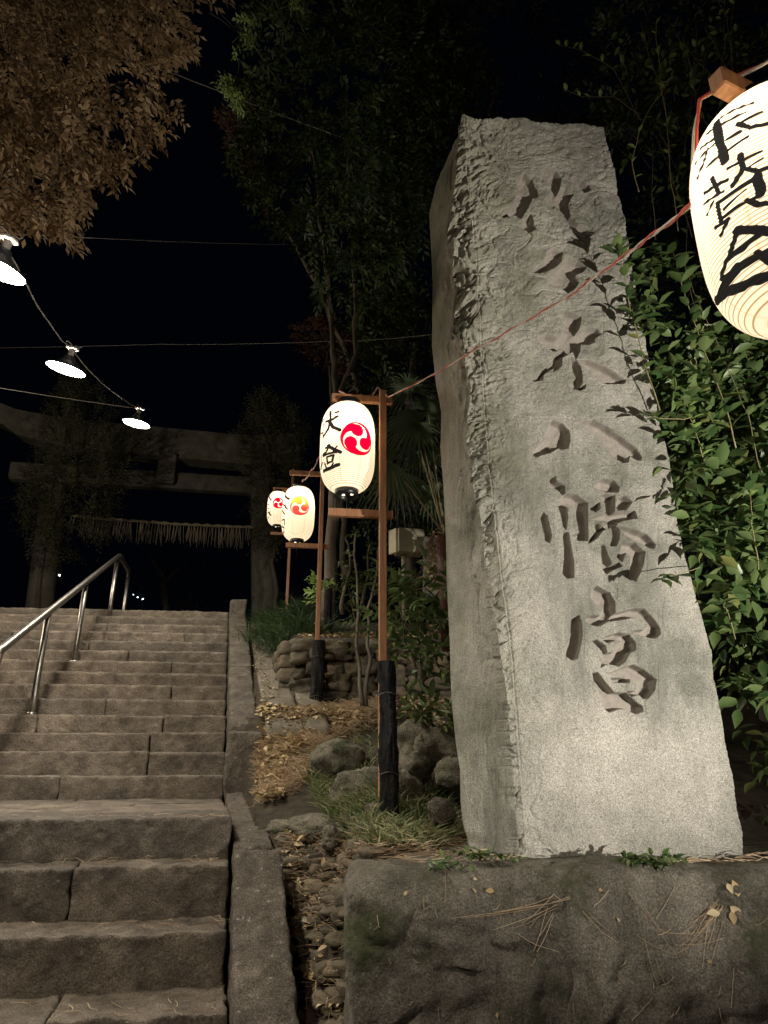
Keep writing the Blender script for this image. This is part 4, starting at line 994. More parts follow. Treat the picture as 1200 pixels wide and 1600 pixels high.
mb = MB(); a0 = at(16, 737, YT-.9); a1 = at(455, 764, YT+.9); bar(mb, a0, a1, .34, .50, bev=.04); mb.build('tie_beam', M['torii'], tt_, False, org=tt_.location)
mb = MB(); cs_ = at(263, 737, YT); box(mb, cs_+np.array([0, -.06, 0]), np.array([et, [-et[1], et[0], 0], [0, 0, 1.]]), (.25, .26, .46), .03); mb.build('centre_strut', M['torii'], tt_, False, org=tt_.location)
# straw rope with tassels
ra, rb = at(112, 806, YT-.75), at(398, 824, YT+.1); sr = empty('straw_rope', ra); tag(sr, 'straw rope fringed with hanging strands across the torii', 'rope')
C = cablepts([ra, rb], 60, .04, .02); mb = MB()
for k in range(2):
    aa = np.arange(len(C))*.9+k*math.pi; tube(mb, C+np.stack([0*aa, np.cos(aa), np.sin(aa)], -1)*.022, .024, 7)
mb.build('rope', M['rope'], sr, org=ra)
mb = MB()
for i in range(190):
    t = rng.random(); p = C[int(t*(len(C)-1))]; l = rng.uniform(.35, .66); dx = rng.normal()*.05
    tube(mb, [p, p+np.array([dx*.5, 0, -l*.5]), p+np.array([dx, rng.normal()*.03, -l])], [.009, .009, .006], 4, False)
f_ = mb.build('fringe', M['rope'], sr, org=ra); f_['kind'] = 'stuff'

# tiny lights far beyond the torii
M['farlight'] = emit('far_light', (.75, .95, 1.0), 9.0)
for x_, y_, r_, lb in ((93, 899, .035, 'tiny white light left of the handrail, far beyond the torii'), (208, 929, .018, 'faintest of the tiny far lights right of the handrail top'), (215, 933, .022, 'tiny far light in the middle of the row right of the handrail'), (223, 936, .026, 'brightest tiny far light, right end of the row beside the handrail')):
    mb = MB(); V_, F_ = sphere_np(12, 8); mb.add(V_*r_, F_); c_ = at(x_, y_, 27.); o_ = mb.build('distant_light', M['farlight']); o_.location = c_; tag(o_, lb, 'light', 'tiny distant lights')
# ------------------------------------------------------------------ trees
def tree(name, label, cat, poly, n, Yc, Yr, mat, L, W, limbs, twig=.22, k=7, thr=-.1, edge=60, clump=1.6, down=.3, wood='bark', slope=0., outdir=None, group=None):
    base_ = np.asarray(limbs[0][0][0]); root = empty(name, base_); tag(root, label, cat, group)
    P = crown_points(poly, n, Yc, Yr, edge, clump, thr, slope); mb = MB(); cen = P.mean(0)
    D = unit(unit(P-cen)*.8+rdir(n)*.7+np.array([0, 0, -down])) if outdir is None else unit(np.array(outdir)+rdir(n)*.6)
    sprigs(mb, P-D*twig*.5, D, twig*(.7+.6*rng.random(n)), k, L, W)
    mb.build('crown', M[mat], root, org=base_)
    for li_, (pts, r) in enumerate(limbs):
        mb = MB()
        C = np.concatenate([limb(pts[i], pts[i+1], 9, .05*np.linalg.norm(np.array(pts[i+1])-np.array(pts[i]))*.5)[:(-1 if i < len(pts)-2 else None)] for i in range(len(pts)-1)])
        tube(mb, C, np.interp(np.linspace(0, 1, len(C)), np.linspace(0, 1, len(r)), r), 10)
        mb.build('trunk' if li_ == 0 else 'limb', M[wood], root, org=base_)
    mb = MB()
    idx = rng.choice(n, min(n, 160), replace=False)
    for q in idx:                        # twigs joining the crown
        a_ = P[q]; b_ = a_+unit(cen-a_)*rng.uniform(.25, .6); tube(mb, limb(a_, b_, 5, .04), [.002, .006][0:1]*3+[.005, .006], 4, False)
    tw_ = mb.build('twigs', M[wood], root, org=base_); tw_['kind'] = 'stuff'
    return root
tree('russet_tree', 'tree with dry russet-brown leaves hanging over the steps at top left', 'tree',
     [(-260, -140), (360, -140), (338, 8), (330, 38), (295, 55), (303, 90), (262, 95), (262, 130), (300, 182), (272, 232), (208, 246), (190, 272), (135, 290), (156, 356), (122, 380), (30, 350), (-60, 372), (-260, 330)],
     2700, 4.6, .9, 'brownleaf', .082, .035, [([at(-230, 600, 5.2), at(-180, 300, 5), at(-40, 120, 4.8), at(160, 60, 4.6)], [.10, .07, .04, .012]), ([at(-40, 120, 4.8), at(60, 250, 4.5), at(110, 330, 4.4)], [.03, .015, .005])],
     twig=.22, k=10, thr=-.12, edge=70, clump=2.2, down=.7)
tl = [([at(512, 1010, 7.3), at(522, 800, 7.3), at(527, 620, 7.4)], [.085, .07, .055]), ([at(527, 620, 7.4), at(520, 540, 7.6), at(505, 380, 7.9), at(495, 270, 8.2), at(470, 100, 8.4)], [.042, .035, .03, .025, .012]),
      ([at(530, 615, 7.4), at(556, 555, 7.4), at(553, 430, 7.4), at(542, 300, 7.5), at(545, 120, 7.5)], [.034, .028, .024, .02, .01])]
tree('evergreen_tree', 'tall dark evergreen tree with twin slender trunks behind the lanterns', 'tree',
     [(372, 60), (395, -60), (720, -120), (800, 0), (760, 180), (690, 260), (660, 420), (640, 560), (585, 590), (540, 470), (500, 490), (470, 400), (425, 345), (400, 320), (365, 240), (372, 180), (358, 140)],
     1700, 8.0, 1.3, 'greenleaf', .125, .048, tl, twig=.32, k=9, thr=-.05, clump=1.1, down=.1)
# pale fresh shoots at the rim of that crown, caught by the light
tree('leafy_branch', 'pale green leafy shoots jutting from the left rim of the dark tree', 'branch',
     [(345, 118), (370, 122), (385, 140), (378, 175), (362, 168), (348, 140)], 26, 6.6, .12, 'freshleaf', .075, .03, [([at(420, 200, 7.4), at(380, 150, 6.7), at(350, 128, 6.6)], [.012, .006, .003])], twig=.22, k=9, thr=-9, edge=10, down=0, outdir=(-.8, 0, .5))
tree('leafy_branch', 'pale green shoots near the top edge of the photo beside the dark tree', 'branch',
     [(372, 28), (395, 30), (392, 75), (362, 95), (378, 60)], 18, 6.8, .12, 'freshleaf', .07, .03, [([at(430, 120, 7.4), at(390, 60, 6.9), at(380, 40, 6.8)], [.012, .006, .003])], twig=.2, k=8, thr=-9, edge=10, down=0, outdir=(-.5, 0, .8))
tree('leafy_branch', 'pale shoot at the very top of the photo above the dark tree', 'branch',
     [(440, -10), (475, -5), (478, 20), (455, 22)], 12, 6.9, .12, 'freshleaf', .075, .03, [([at(490, 80, 7.4), at(465, 30, 7), at(460, 10, 6.9)], [.012, .006, .003])], twig=.22, k=8, thr=-9, edge=10, down=0, outdir=(-.2, 0, .9))
tree('maple_tree', 'dim reddish tree glimpsed between the torii and the evergreen', 'tree', [(455, 505), (500, 495), (560, 520), (540, 590), (500, 570), (470, 545)], 160, 11, .7, 'redleaf', .08, .04, [([at(540, 900, 11), at(530, 700, 11), at(510, 560, 11)], [.06, .05, .02])], twig=.25, k=8, thr=-.5, edge=20)
tree('maple_tree', 'dim reddish foliage left of the evergreen crown high in the dark', 'tree', [(335, 170), (380, 160), (430, 300), (420, 340), (370, 260)], 160, 9.6, .6, 'redleaf', .08, .04, [([at(600, 700, 10), at(500, 450, 10), at(400, 280, 9.8)], [.06, .04, .02])], twig=.25, k=8, thr=-.5, edge=20)
# conifer branches lashed to the torii pillars
def conifer(label, poly, n, Yc, Yr, base_):
    root = tree('cut_conifer', label, 'conifer', poly, n, Yc, Yr, 'conifer', .11, .022, [([base_[0], base_[1], base_[2]], [.06, .05, .02])], twig=.55, k=14, thr=-.2, edge=40, clump=1.0, down=-.5)
    return root
conifer('shaggy conifer standing in front of the left torii pillar', [(90, 600), (120, 570), (165, 620), (215, 680), (190, 760), (180, 830), (110, 880), (60, 885), (30, 800), (35, 720), (65, 650)], 900, 15.6, .8, (at(58, 960, 15.8), at(75, 800, 15.8), at(105, 640, 15.8)))
conifer('shaggy conifer standing in front of the right torii pillar', [(405, 600), (440, 630), (480, 660), (470, 760), (440, 850), (400, 860), (385, 760), (370, 680), (390, 640)], 700, 15.6, .6, (at(430, 960, 15.8), at(425, 800, 15.8), at(415, 650, 15.8)))
# woodland behind everything
tree('woodland_tree', 'dark woodland tree behind the top of the monument', 'tree', [(600, -150), (1000, -150), (980, 150), (900, 420), (700, 430), (600, 300)], 1000, 9.2, 1.2, 'hedge', .10, .045, [([at(760, 900, 9.5), at(750, 500, 9.5), at(780, 100, 9.3)], [.12, .1, .04])], twig=.35, k=8, thr=-.1, clump=.9)
tree('woodland_tree', 'dark woodland tree filling the gap between lantern and monument', 'tree', [(540, 420), (760, 380), (780, 700), (720, 840), (560, 830), (530, 640)], 650, 8.8, .9, 'hedge', .09, .04, [([at(640, 950, 9), at(640, 700, 9), at(650, 500, 9)], [.1, .08, .03])], twig=.35, k=8, thr=-.1, clump=.9)
tree('woodland_tree', 'bare-branched tree dimly seen through the torii', 'tree', [(190, 860), (330, 850), (390, 900), (385, 985), (180, 980)], 170, 26, 1.5, 'hedge', .14, .06, [([at(262, 990, 26), at(255, 900, 26), at(225, 850, 26)], [.16, .12, .05]), ([at(257, 910, 26), at(300, 870, 26)], [.08, .03])], twig=.5, k=7, thr=-.1, clump=.5)
tree('hedge', 'dense dark evergreen hedge rising behind the climbing vine', 'hedge', [(930, -120), (1330, -120), (1330, 1060), (1130, 1020), (1050, 900), (960, 600), (920, 250)], 2000, 5.2, .7, 'hedge', .085, .04, [([at(1210, 1250, 5.3), at(1190, 700, 5.3), at(1150, 200, 5.3)], [.06, .05, .02])], twig=.28, k=8, thr=-.2, clump=1.2, slope=.4)

# ------------------------------------------------------------------ climbing vine right of the monument
vr = empty('climbing_vine', at(1180, 1240, 3.9)); tag(vr, 'glossy green vine massed against the right edge of the monument', 'vine')
vo = np.array(vr.location)
mb = MB()
def vine_mass(poly, n, Yc, Yr, L=.092, W=.045, k=5, thr=-.08, edge=40, twig=.18):
    P = crown_points(poly, n, Yc, Yr, edge, 3.2, thr); D = unit(rdir(n)*.8+np.array([-.5, -.5, -.1]))
    sprigs(mb, P-D*twig*.5, D, twig, k, L, W, True, .25)
vine_mass([(1030, 640), (1120, 560), (1240, 560), (1240, 1090), (1150, 1080), (1112, 990), (1075, 880), (1052, 760)], 170, 3.35, .34, .105, .05, thr=.05)
vine_mass([(1040, 700), (1200, 600), (1240, 700), (1240, 1020), (1120, 1000), (1080, 900)], 80, 3.15, .14, .115, .055, thr=.05)
vine_mass([(1000, 420), (1060, 380), (1130, 480), (1230, 540), (1240, 640), (1040, 660)], 130, 3.25, .28, thr=0.)
vine_mass([(975, 400), (1020, 380), (1060, 520), (1090, 650), (1098, 760), (1112, 900), (1108, 960), (1080, 900), (1052, 790), (1030, 650), (1005, 520)], 46, 2.88, .07, .088, .042, 4, -9, 12, .15)
vine_mass([(1120, 1050), (1240, 1040), (1240, 1330), (1180, 1320), (1160, 1200)], 22, 3.9, .4, thr=0.)
vine_mass([(960, 40), (1260, 20), (1240, 300), (1060, 360), (985, 300), (960, 180)], 120, 3.9, .35, .07, .034, 4, .05)
mb.build('foliage', M['vineleaf'], vr, org=vo)
mbl = MB(); mbf = MB(); mbs = MB(); mbd = MB()
def shoot(pts, nleaf, L, mbleaf, r=.0035, mbstem=None, W=None, whorl=2, start=.05, droop=.3):
    P = np.array([at(*p) for p in pts]); C = []
    for i in range(len(P)-1):
        for t in np.linspace(0, 1, 8, endpoint=False): C.append(P[i]*(1-t)+P[i+1]*t)
    C.append(P[-1]); C = np.array(C); C = C+np.stack([fbm(C, 6, 2, 600+k) for k in range(3)], -1)*.012
    tube(mbstem or mbs, C, np.linspace(r, r*.5, len(C)), 6)
    for i in range(nleaf):
        t = start+(1-start)*(i+.5)/nleaf; q = t*(len(C)-1); a_ = int(min(q, len(C)-2)); p = C[a_]*(1-(q-a_))+C[a_+1]*(q-a_); T = unit(C[a_+1]-C[a_])
        for w_ in range(whorl):
            an = i*1.57+w_*math.pi+rng.normal()*.35; side = np.array([math.cos(an), -abs(math.sin(an))*.8-.15, .1]); side = unit(side-T*(side@T)*.5)
            d = unit(T*.55*rng.uniform(.4, 1)+side+np.array([0, 0, -droop*rng.random()])); nn = unit(np.array([0, -.45, .85])+rdir(1)[0]*.35)
            s_ = L*rng.uniform(.75, 1.15); leaves(mbleaf, p[None], d[None], nn[None], s_, s_*.46 if W is None else W, True)
shoot([(1150, 700, 2.95), (1118, 590, 2.95), (1075, 480, 2.95), (1050, 395, 2.95)], 13, .115, mbl, .004)
shoot([(1030, 640, 2.84), (1005, 560, 2.82), (985, 470, 2.78), (968, 405, 2.74), (962, 380, 2.74)], 11, .098, mbl, .0035, start=.3)
shoot([(1100, 650, 2.95), (1060, 655, 2.8), (1030, 655, 2.78), (1012, 648, 2.75)], 5, .085, mbl, .003, start=.35)
shoot([(1095, 885, 2.86), (1075, 890, 2.78), (1055, 900, 2.74), (1030, 908, 2.70)], 4, .085, mbl, .0022, start=.6, droop=.8)
shoot([(1100, 720, 2.95), (1092, 690, 2.9), (1078, 655, 2.88), (1072, 630, 2.86)], 7, .07, mbf, .003)
shoot([(1185, 900, 3.0), (1180, 850, 2.95), (1176, 800, 2.95), (1172, 765, 2.95)], 6, .06, mbf, .003)
shoot([(1150, 1000, 3.0), (1140, 960, 2.9), (1130, 935, 2.88)], 5, .08, mbl, .003)
shoot([(1190, 740, 3.0), (1170, 650, 3.0), (1100, 490, 3.1), (1060, 400, 3.15)], 5, .07, mbl, .0025, whorl=1)
shoot([(1060, 360, 3.3), (1050, 280, 3.3), (1040, 180, 3.3), (1025, 60, 3.3), (1026, 30, 3.3)], 8, .05, mbf, .003, whorl=1)
shoot([(998, 300, 3.2), (988, 250, 3.2), (1000, 200, 3.2), (1030, 150, 3.2), (1052, 110, 3.2)], 8, .055, mbf, .0035, whorl=1)
shoot([(1000, 190, 3.3), (960, 110, 3.35), (905, 75, 3.4), (870, 68, 3.4)], 7, .06, mbf, .003, mbd, whorl=1, start=.3)
shoot([(1000, 180, 3.3), (960, 150, 3.35), (910, 150, 3.4), (880, 140, 3.4)], 6, .055, mbf, .003, mbd, whorl=1, start=.3)
shoot([(1070, 240, 3.4), (1085, 130, 3.5), (1090, 40, 3.5)], 6, .06, mbl, .003, mbd, whorl=1)
for q in range(26):
    x0, y0 = rng.uniform(1010, 1200), rng.uniform(0, 1150)
    if x0 < 1000+max(0, y0-300)*.2: x0 += 120
    shoot([(x0, y0+70, 3.6), (x0-rng.uniform(-30, 40), y0, 3.5), (x0-rng.uniform(-50, 60), y0-90, 3.5)], 3, .06, mbl, .003, mbd, whorl=1)
mbl.build('shoot_leaves', M['vineleaf'], vr, org=vo); mbf.build('young_leaves', M['freshleaf'], vr, org=vo); mbs.build('stems', M['stem'], vr, org=vo); mbd.build('dry_twigs', M['darkstem'], vr, org=vo)

# ------------------------------------------------------------------ fan palm
pb = at(695, 838, 4.9); pr = empty('fan_palm', pb-np.array([0, 0, .55])); po = np.array(pr.location); tag(pr, 'small fan palm with drooping fronds between lantern and monument', 'palm')
mb = MB(); tube(mb, [po+np.array([.04, 0, -.3]), po+np.array([.02, 0, .2]), pb], [.09, .085, .07], 14)
for i in range(160):
    a = rng.uniform(0, 6.28); z = rng.uniform(-.35, .05); p = pb+np.array([.085*math.cos(a), .085*math.sin(a), z]); tube(mb, [p, p+np.array([.05*math.cos(a), .05*math.sin(a), -.06])], [.003, .001], 4, False)
mb.build('trunk', M['redleaf'], pr, org=po)
def frond(tip, Y, dirang, size, nl=26, petiole=True):
    q = at(*tip, Y); mid = (pb+q)/2+np.array([0, 0, .05]); t = np.linspace(0, 1, 10)[:, None]; C = pb*(1-t)**2+2*mid*t*(1-t)+q*t*t
    mb = MB(); tube(mb, C, np.linspace(.009, .005, 10), 6); st_ = mb.build('petiole', M['stem'], pr, org=po)
    mb = MB(); ax_ = unit(q-pb); ax_ = unit(ax_*.3+np.array([math.cos(dirang), -.1, math.sin(dirang)])); sd_ = unit(np.cross(ax_, np.array([0, -1., .3]))); nr_ = np.cross(ax_, sd_)
    for i in range(nl):
        a = (i/(nl-1)-.5)*R(250); d = ax_*math.cos(a)+sd_*math.sin(a); l = size*(1-.25*abs(a)/2.2)*rng.uniform(.9, 1.05); n = 7; tt2 = np.linspace(0, 1, n)
        cc = q+d*l*tt2[:, None]+np.array([0, 0, -1.])*(l*.55*tt2**2.6)[:, None]; wv = unit(np.cross(d, nr_)); wd = .016*np.sin(np.pi*np.clip(tt2*.9+.1, 0, 1))**.6*(1-tt2*.75)
        V = np.concatenate([cc-wv*wd[:, None], cc+nr_*.004, cc+wv*wd[:, None]]); ii = np.arange(n-1)
        mb.add(V, [np.stack([ii, ii+1, ii+n+1, ii+n], -1), np.stack([ii+n, ii+n+1, ii+2*n+1, ii+2*n], -1)])
    mb.build('frond', M['palmleaf'], pr, org=po)
for tip, Y, a, s_ in [((653, 660), 4.7, R(200), .42), ((645, 662), 5.1, R(250), .40), ((608, 722), 4.6, R(215), .42), ((622, 742), 4.9, R(250), .38), ((668, 640), 5.2, R(20), .40), ((655, 705), 5.2, R(-30), .36), ((640, 610), 5.6, R(120), .42), ((672, 760), 5.3, R(-60), .3)]: frond(tip, Y, a, s_)

# ------------------------------------------------------------------ shrubs on the bank
def shrub(name, label, stems, nl, L, mat, cat='shrub', bushy=0, Y=5, poly=None, W=.4, stemmat='darkstem', r=.008, group=None):
    p0 = at(*stems[0][0]); root = empty(name, p0); tag(root, label, cat, group); mb1 = MB(); mb2 = MB()
    for st in stems:
        P = np.array([at(*q) for q in st]); C = np.concatenate([limb(P[i], P[i+1], 7, .03) for i in range(len(P)-1)]); keep = np.r_[True, np.linalg.norm(np.diff(C, axis=0), axis=1) > 1e-4]; C = C[keep]
        tube(mb1, C, np.linspace(r, r*.4, len(C)), 7)
        for j in range(nl):
            p = C[rng.integers(len(C)//3, len(C))]; d = rdir(1)[0]; d[2] = abs(d[2])*.6; o_ = p[None]; sprigs(mb2, o_, d[None], L*2.6, 6, L, L*W, True, .3)
    if poly: P = crown_points(poly, bushy, Y, .22, 25, 3.5, -.2); D = unit(rdir(bushy)+np.array([0, -.2, .1])); sprigs(mb2, P, D, L*2.4, 6, L, L*W, True, .3)
    mb2.build('leaves', M[mat], root, org=p0); mb1.build('stems', M[stemmat], root, org=p0); return root
SG = 'shrubs on the bank'
shrub('sapling', 'twin-stemmed sapling in front of the cobble wall between the two stakes', [[(566, 1103, 5.0), (562, 1040, 5.1), (560, 960, 5.2), (555, 880, 5.3), (560, 830, 5.3)], [(572, 1103, 5.0), (577, 1020, 5.1), (575, 950, 5.2), (590, 880, 5.3), (596, 850, 5.3)]], 8, .05, 'shrubleaf', 'sapling', r=.016, stemmat='bark', group=SG)
shrub('sapling', 'slender leaning sapling behind the cobble wall', [[(535, 960, 6.3), (545, 900, 6.3), (540, 840, 6.3)], [(560, 960, 6.3), (572, 910, 6.3), (580, 850, 6.3)]], 9, .045, 'shrubleaf', 'sapling', r=.02, stemmat='bark', group=SG)
shrub('leafy_shrub', 'yellow-green leafy shrub poking out left of the second stand', [[(500, 960, 6.2), (492, 925, 6.1), (478, 905, 6.0)], [(500, 950, 6.2), (505, 910, 6.1)]], 7, .065, 'freshleaf', r=.006, group=SG, W=.5)
shrub('leafy_shrub', 'broad-leaved shrub in front of the monument left side below the palm', [[(660, 1080, 4.6), (655, 1000, 4.6), (665, 920, 4.6)], [(650, 1060, 4.6), (630, 1000, 4.5), (625, 930, 4.5)]], 8, .10, 'vineleaf', poly=[(612, 900), (690, 890), (700, 1060), (620, 1050)], bushy=46, Y=4.6, W=.36, group=SG)
shrub('leafy_shrub', 'low leafy plant growing against the monument foot behind the near stake', [[(680, 1140, 3.9), (672, 1120, 3.8), (665, 1100, 3.75)]], 5, .07, 'shrubleaf', poly=[(640, 1100), (705, 1100), (710, 1165), (650, 1160)], bushy=14, Y=3.8, group=SG)
shrub('leafy_shrub', 'tangle of small dull leaves on top of the cobble wall', [[(620, 985, 6.3), (600, 930, 6.3), (560, 900, 6.3)], [(600, 985, 6.3), (640, 920, 6.2), (660, 880, 6.1)], [(560, 985, 6.3), (540, 900, 6.3)]], 9, .055, 'shrubleaf', poly=[(525, 860), (690, 840), (700, 985), (530, 990)], bushy=90, Y=6.4, group=SG)
shrub('leafy_shrub', 'dry reddish-leaved shrub tucked beside the monument above the wall', [[(690, 1000, 5.0), (688, 920, 5.0), (680, 850, 5.0)]], 8, .06, 'litter', poly=[(670, 830), (695, 830), (700, 1000), (680, 1000)], bushy=22, Y=5.0, group=SG)
# weeds at the foot of the monument
def weed(px_, py_, Y, n, L, label):
    c = at(px_, py_, Y); root = empty('weed', c); tag(root, label, 'weed', 'weeds on the base boulder'); mb = MB(); O = np.repeat(c[None], n, 0)+rng.normal(size=(n, 3))*np.array([.045, .012, .004])
    D = unit(rdir(n)*np.array([1, .8, .3])+np.array([0, -.4, .35])); sprigs(mb, O, D, L*1.6, 5, L, L*.45, True, .4); mb.build('leaves', M['vineleaf'], root, org=c)
weed(755, 1335, 2.72, 14, .032, 'small green weed at the left front corner of the monument')
weed(1015, 1343, 2.62, 22, .036, 'clump of broad green weeds at the middle of the monument foot')
weed(688, 1352, 2.62, 9, .028, 'tiny weed in a crack of the base boulder, left of the monument')

# blades: grass and mondo clump
def blades(mb, P, L, W, lean, up=1.0):
    n = len(P); D = unit(np.stack([rng.normal(size=n)*lean, rng.normal(size=n)*lean-.15, np.full(n, up)], -1)); S = unit(np.cross(D, rdir(n)))
    H = unit(D*np.array([1, 1, 0])+1e-4); L = L*(.6+.8*rng.random(n))[:, None]
    a0 = P-S*W; a1 = P+S*W; m = P+D*L*.55; b0 = m-S*W*.8; b1 = m+S*W*.8; t = P+D*L*.85+H*L*.3+np.array([0, 0, -.05])*L
    V = np.stack([a0, a1, b1, b0, t], 1).reshape(-1, 3); i = np.arange(n)[:, None]*5; mb.add(V, [i+np.array([[0, 1, 2, 3]]), i+np.array([[3, 2, 4]])])
def gpts(poly, n, off=0.):
    """ground points seen inside a photo polygon"""
    poly = np.array(poly, float); out = []
    while len(out) < n:
        X = rng.uniform(-1.8, 1.0, 4000); Y = rng.uniform(2.3, 9, 4000); P = np.stack([X, Y, ground_z(X, Y)], -1); x, y = proj(P); k = inpoly(x, y, poly); out += list(P[k])
    P = np.array(out[:n]); P[:, 2] += off; return P
mb = MB(); P = gpts([(470, 1200), (520, 1215), (600, 1235), (690, 1235), (722, 1300), (700, 1325), (560, 1330), (540, 1305), (500, 1260)], 5200, -.005)
P = P[fbm(P, 7, 3, 6) > -.25]; blades(mb, P, .09, .0030, .8)
P = gpts([(500, 1120), (600, 1110), (700, 1130), (700, 1200), (560, 1210), (460, 1180)], 1500, -.005); P = P[fbm(P, 6, 3, 7) > .0]; blades(mb, P, .08, .0028, .8)
tag(mb.build('grass', M['grass'], smooth=False), 'short tousled grass around the near lantern stake', 'grass', kind='stuff')
mc = at(450, 985, 7.2); root = empty('mondo_grass_clump', mc); tag(root, 'thick dark clump of fine-leaved grass at the top of the side path', 'grass clump'); mb = MB()
for cpx, cpy, Y in ((450, 1000, 7.0), (425, 985, 7.4), (472, 975, 6.9), (440, 965, 7.8), (490, 985, 6.7), (478, 950, 7.6)):
    c = at(cpx, cpy, Y); n = 900; P = c+rng.normal(size=(n, 3))*np.array([.11, .12, .02])-np.array([0, 0, .12]); blades(mb, P, .28, .0028, .75, .8)
mb.build('blades', M['mondo'], root, org=mc)

# ------------------------------------------------------------------ leaf litter and needles
def litter(P, L, mb, flat=.3):
    n = len(P); D = unit(rdir(n)*np.array([1, 1, .25])); N = unit(np.array([0, 0, 1.])+rdir(n)*flat); s_ = L*(.6+.8*rng.random(n)); leaves(mb, P+np.array([0, 0, .008]), D, N, s_, s_*(.45+.4*rng.random(n)), True)
mb = MB()
litter(gpts([(405, 1110), (470, 1115), (560, 1110), (580, 1130), (500, 1150), (450, 1200), (440, 1260), (405, 1265), (400, 1160)], 1000, .045), .05, mb, .7)
litter(gpts([(560, 1090), (700, 1090), (700, 1140), (560, 1130)], 260, .01), .045, mb, .5)
litter(gpts([(440, 1300), (560, 1330), (575, 1600), (450, 1600)], 190, .02), .038, mb, .6)
litter(gpts([(560, 1300), (725, 1290), (730, 1320), (560, 1330)], 120, .01), .035, mb, .5)
Yp = rng.uniform(4.9, 8.6, 330); Xp = XS(Yp)+.25+rng.random(330)**1.5*.46; litter(np.stack([Xp, Yp, EYE+path_z(Yp)+.02], -1), .032, mb, .3)
P = np.stack([rng.uniform(-.8, .8, 420), rng.uniform(5.95, 6.6, 420), np.full(420, 0.)], -1); P[:, 2] = ground_z(P[:, 0], P[:, 1])+.01; litter(P, .045, mb, .5)
tag(mb.build('leaf_litter', M['litter']), 'scattered dry yellow and brown fallen leaves on the bank and path', 'fallen leaves', kind='stuff')
def needles(mb, P, L, r=.0011, tiltz=.15, az=None, spread=3.14):
    n = len(P); a = (rng.random(n)*2-1)*spread+(0 if az is None else az); D = np.stack([np.cos(a), np.sin(a), rng.normal(size=n)*tiltz], -1); D = unit(D); L = L*(.6+.7*rng.random(n))[:, None]
    S = unit(np.cross(D, [0, 0, 1.])); U = np.cross(S, D); bend = U*L*rng.uniform(-.12, .12, n)[:, None]+S*L*rng.uniform(-.1, .1, n)[:, None]
    V = np.stack([P-D*L/2-S*r, P-D*L/2+S*r, P+bend+S*r, P+bend-S*r, P+D*L/2], 1).reshape(-1, 3); V2 = V.copy()
    i = np.arange(n)[:, None]*5; mb.add(V, [i+np.array([[0, 1, 2, 3]]), i+np.array([[3, 2, 4]])])
    V = np.stack([P-D*L/2-U*r, P-D*L/2+U*r, P+bend+U*r, P+bend-U*r, P+D*L/2], 1).reshape(-1, 3); mb.add(V, [i+np.array([[0, 1, 2, 3]]), i+np.array([[3, 2, 4]])])
mb = MB()
P = gpts([(402, 1185), (430, 1150), (470, 1120), (560, 1105), (620, 1095), (610, 1125), (530, 1160), (500, 1190), (480, 1215), (455, 1245), (425, 1250), (405, 1262), (402, 1225)], 5600, .0)
P = P[fbm(P, 5, 3, 66) > -.28+.1*rng.normal(size=len(P))]; P[:, 2] += rng.random(len(P))**1.5*.085; needles(mb, P, .13, .0014, .4)
P = gpts([(440, 1300), (560, 1330), (575, 1600), (450, 1600)], 420, .015); P[:, 2] += rng.random(len(P))*.03; needles(mb, P, .11, .0012, .25)
P = gpts([(530, 1310), (730, 1295), (735, 1335), (540, 1340)], 420, .0); P[:, 2] += rng.random(len(P))*.03; needles(mb, P, .11, .001, .2, R(5), .6)
P = gpts([(640, 1090), (700, 1090), (700, 1110), (640, 1110)], 300, .01); needles(mb, P, .1)
tag(mb.build('pine_needles', M['needle']), 'heap of rusty pine needles on the bank beside the upper kerb', 'pine needles', kind='stuff')

# needle tufts and leaves lying on the boulder face, seated by ray casting
bpy.context.view_layer.update()
from mathutils import Vector
from mathutils.bvhtree import BVHTree
def bvh_of(o):
    me = o.data; n = len(me.vertices); co = np.empty(n*3, np.float32); me.vertices.foreach_get('co', co); co = co.reshape(-1, 3)+np.array(o.location)
    return BVHTree.FromPolygons([tuple(c) for c in co.tolist()], [tuple(p.vertices) for p in me.polygons])
bv = bvh_of(pl_o)
def hit(px_, py_):
    a, b, c = ray(px_, py_); r_ = bv.ray_cast(Vector((0, 0, EYE)), Vector((float(a), float(b), float(c))).normalized()); return r_
def tuft(mb, segs):
    for (x0, y0, x1, y1) in segs:
        C = []
        for t in np.linspace(0, 1, 7):
            h_ = hit(x0+(x1-x0)*t, y0+(y1-y0)*t+3*math.sin(t*3.1))
            if h_[0] is None: continue
            C.append(np.array(h_[0])+np.array(h_[1])*.004)
        if len(C) > 3: tube(mb, C, .0008, 4, False)
mb = MB(); zt_ = lambda L: [(540+a/1.818, 1250+b/1.818, 540+c/1.818, 1250+d/1.818) for a, b, c, d in L]
segs = zt_([(300, 335, 640, 280), (420, 318, 635, 275), (330, 335, 600, 295), (420, 368, 600, 295), (480, 365, 620, 290), (535, 428, 575, 300), (545, 430, 590, 330), (550, 385, 590, 320), (480, 378, 605, 432), (440, 315, 590, 275), (400, 325, 560, 300), (500, 350, 590, 270),
  (672, 315, 770, 408), (690, 318, 755, 375), (805, 262, 900, 375), (880, 340, 935, 245), (930, 440, 1030, 385), (900, 378, 1050, 370), (940, 390, 1060, 280), (950, 420, 1040, 290), (1000, 360, 940, 400), (935, 415, 1070, 395), (1010, 480, 1030, 340), (1030, 485, 1070, 350), (960, 438, 1035, 300), (1080, 340, 1140, 372), (830, 385, 930, 440), (850, 400, 885, 520), (880, 450, 918, 545), (1100, 475, 1095, 590), (815, 625, 868, 560), (1060, 590, 1068, 632), (285, 205, 282, 300), (705, 300, 748, 258), (845, 300, 940, 442), (1160, 355, 1199, 335)])
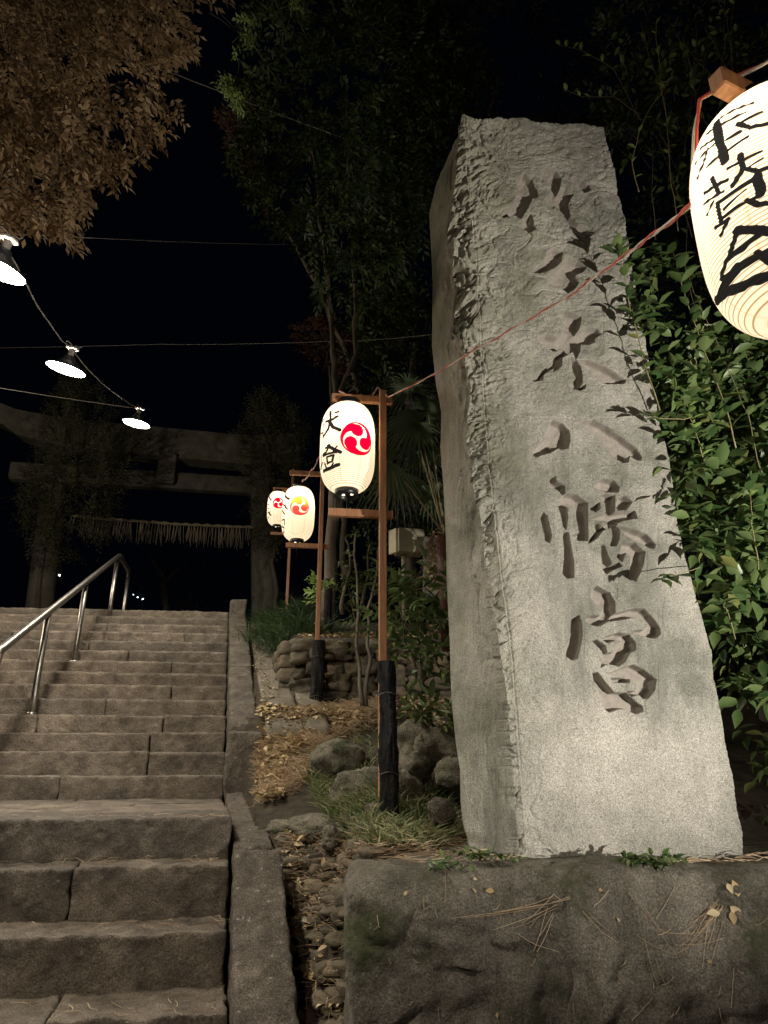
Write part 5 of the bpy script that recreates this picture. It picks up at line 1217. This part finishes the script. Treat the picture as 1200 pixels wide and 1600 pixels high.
for k in range(13):
    L_ = rng.uniform(.5, 1.25); x1_ = 1055+rng.normal()*8; y1_ = 305+rng.normal()*10; a_ = rng.normal()*.28; segs += zt_([(x1_-85*L_*math.cos(.85+a_), y1_+105*L_*math.sin(.85+a_), x1_, y1_)])
for k in range(34):
    x0 = rng.uniform(60, 1190); y0 = rng.uniform(250, 600); a_ = rng.uniform(0, 3.1); L_ = rng.uniform(12, 45); segs += zt_([(x0, y0, x0+L_*math.cos(a_), y0+L_*math.sin(a_))])
tuft(mb, segs); tag(mb.build('needle_tufts', M['needle']), 'thin tufts of dry pine needles stuck on the base boulder face', 'pine needles', kind='stuff')
mb = MB()
for x, y, s_ in ((1085, 240, .035), (1115, 275, .05), (1090, 300, .05), (1062, 325, .045), (1095, 318, .04), (420, 258, .03), (342, 166, .022), (718, 262, .022), (368, 268, .02), (432, 604, .016), (775, 345, .016), (1040, 455, .018), (360, 230, .02), (165, 272, .018)):
    h_ = hit(540+x/1.818, 1250+y/1.818)
    if h_[0] is None: continue
    n_ = np.array(h_[1]); d_ = unit(np.cross(n_, rdir(1)[0])); leaves(mb, (np.array(h_[0])+n_*.007)[None], d_[None], unit(n_+rdir(1)[0]*.25)[None], s_, s_*.6, True)
tag(mb.build('stray_leaves', M['litter']), 'few curled dry leaves lying on the base boulder', 'fallen leaves', kind='stuff')
# litter along the top of the boulder and on the steps
mb = MB(); X = np.concatenate([rng.uniform(.0, .5, 90), rng.uniform(.9, 2.2, 150)]); Y = np.concatenate([rng.uniform(2.75, 3.0, 90), 2.72+rng.random(150)*.1])
P = []
for x, y in zip(X, Y):
    h_ = bv.ray_cast(Vector((x, y, 3)), Vector((0, 0, -1)))
    if h_[0] is not None: P.append(tuple(h_[0]))
P = np.array(P)+np.array([0, 0, .005]); needles(mb, P, .11, .001, .08, R(5), .5)
n = 70; sx = []
for i in range(n):
    q = int(rng.integers(NL, NL+4)); Zs, Pq_ = steps_all[q]; s_ = rng.random()**2*1.0+.03; d_ = rng.uniform(.03, .16); p = Pq_-E*s_+DS*d_; sx.append((p[0], p[1], EYE+Zs+.014))
needles(mb, np.array(sx), .09, .001, .04)
tag(mb.build('stray_needles', M['needle']), 'stray pine needles along the monument foot and on the lower steps', 'pine needles', kind='stuff')
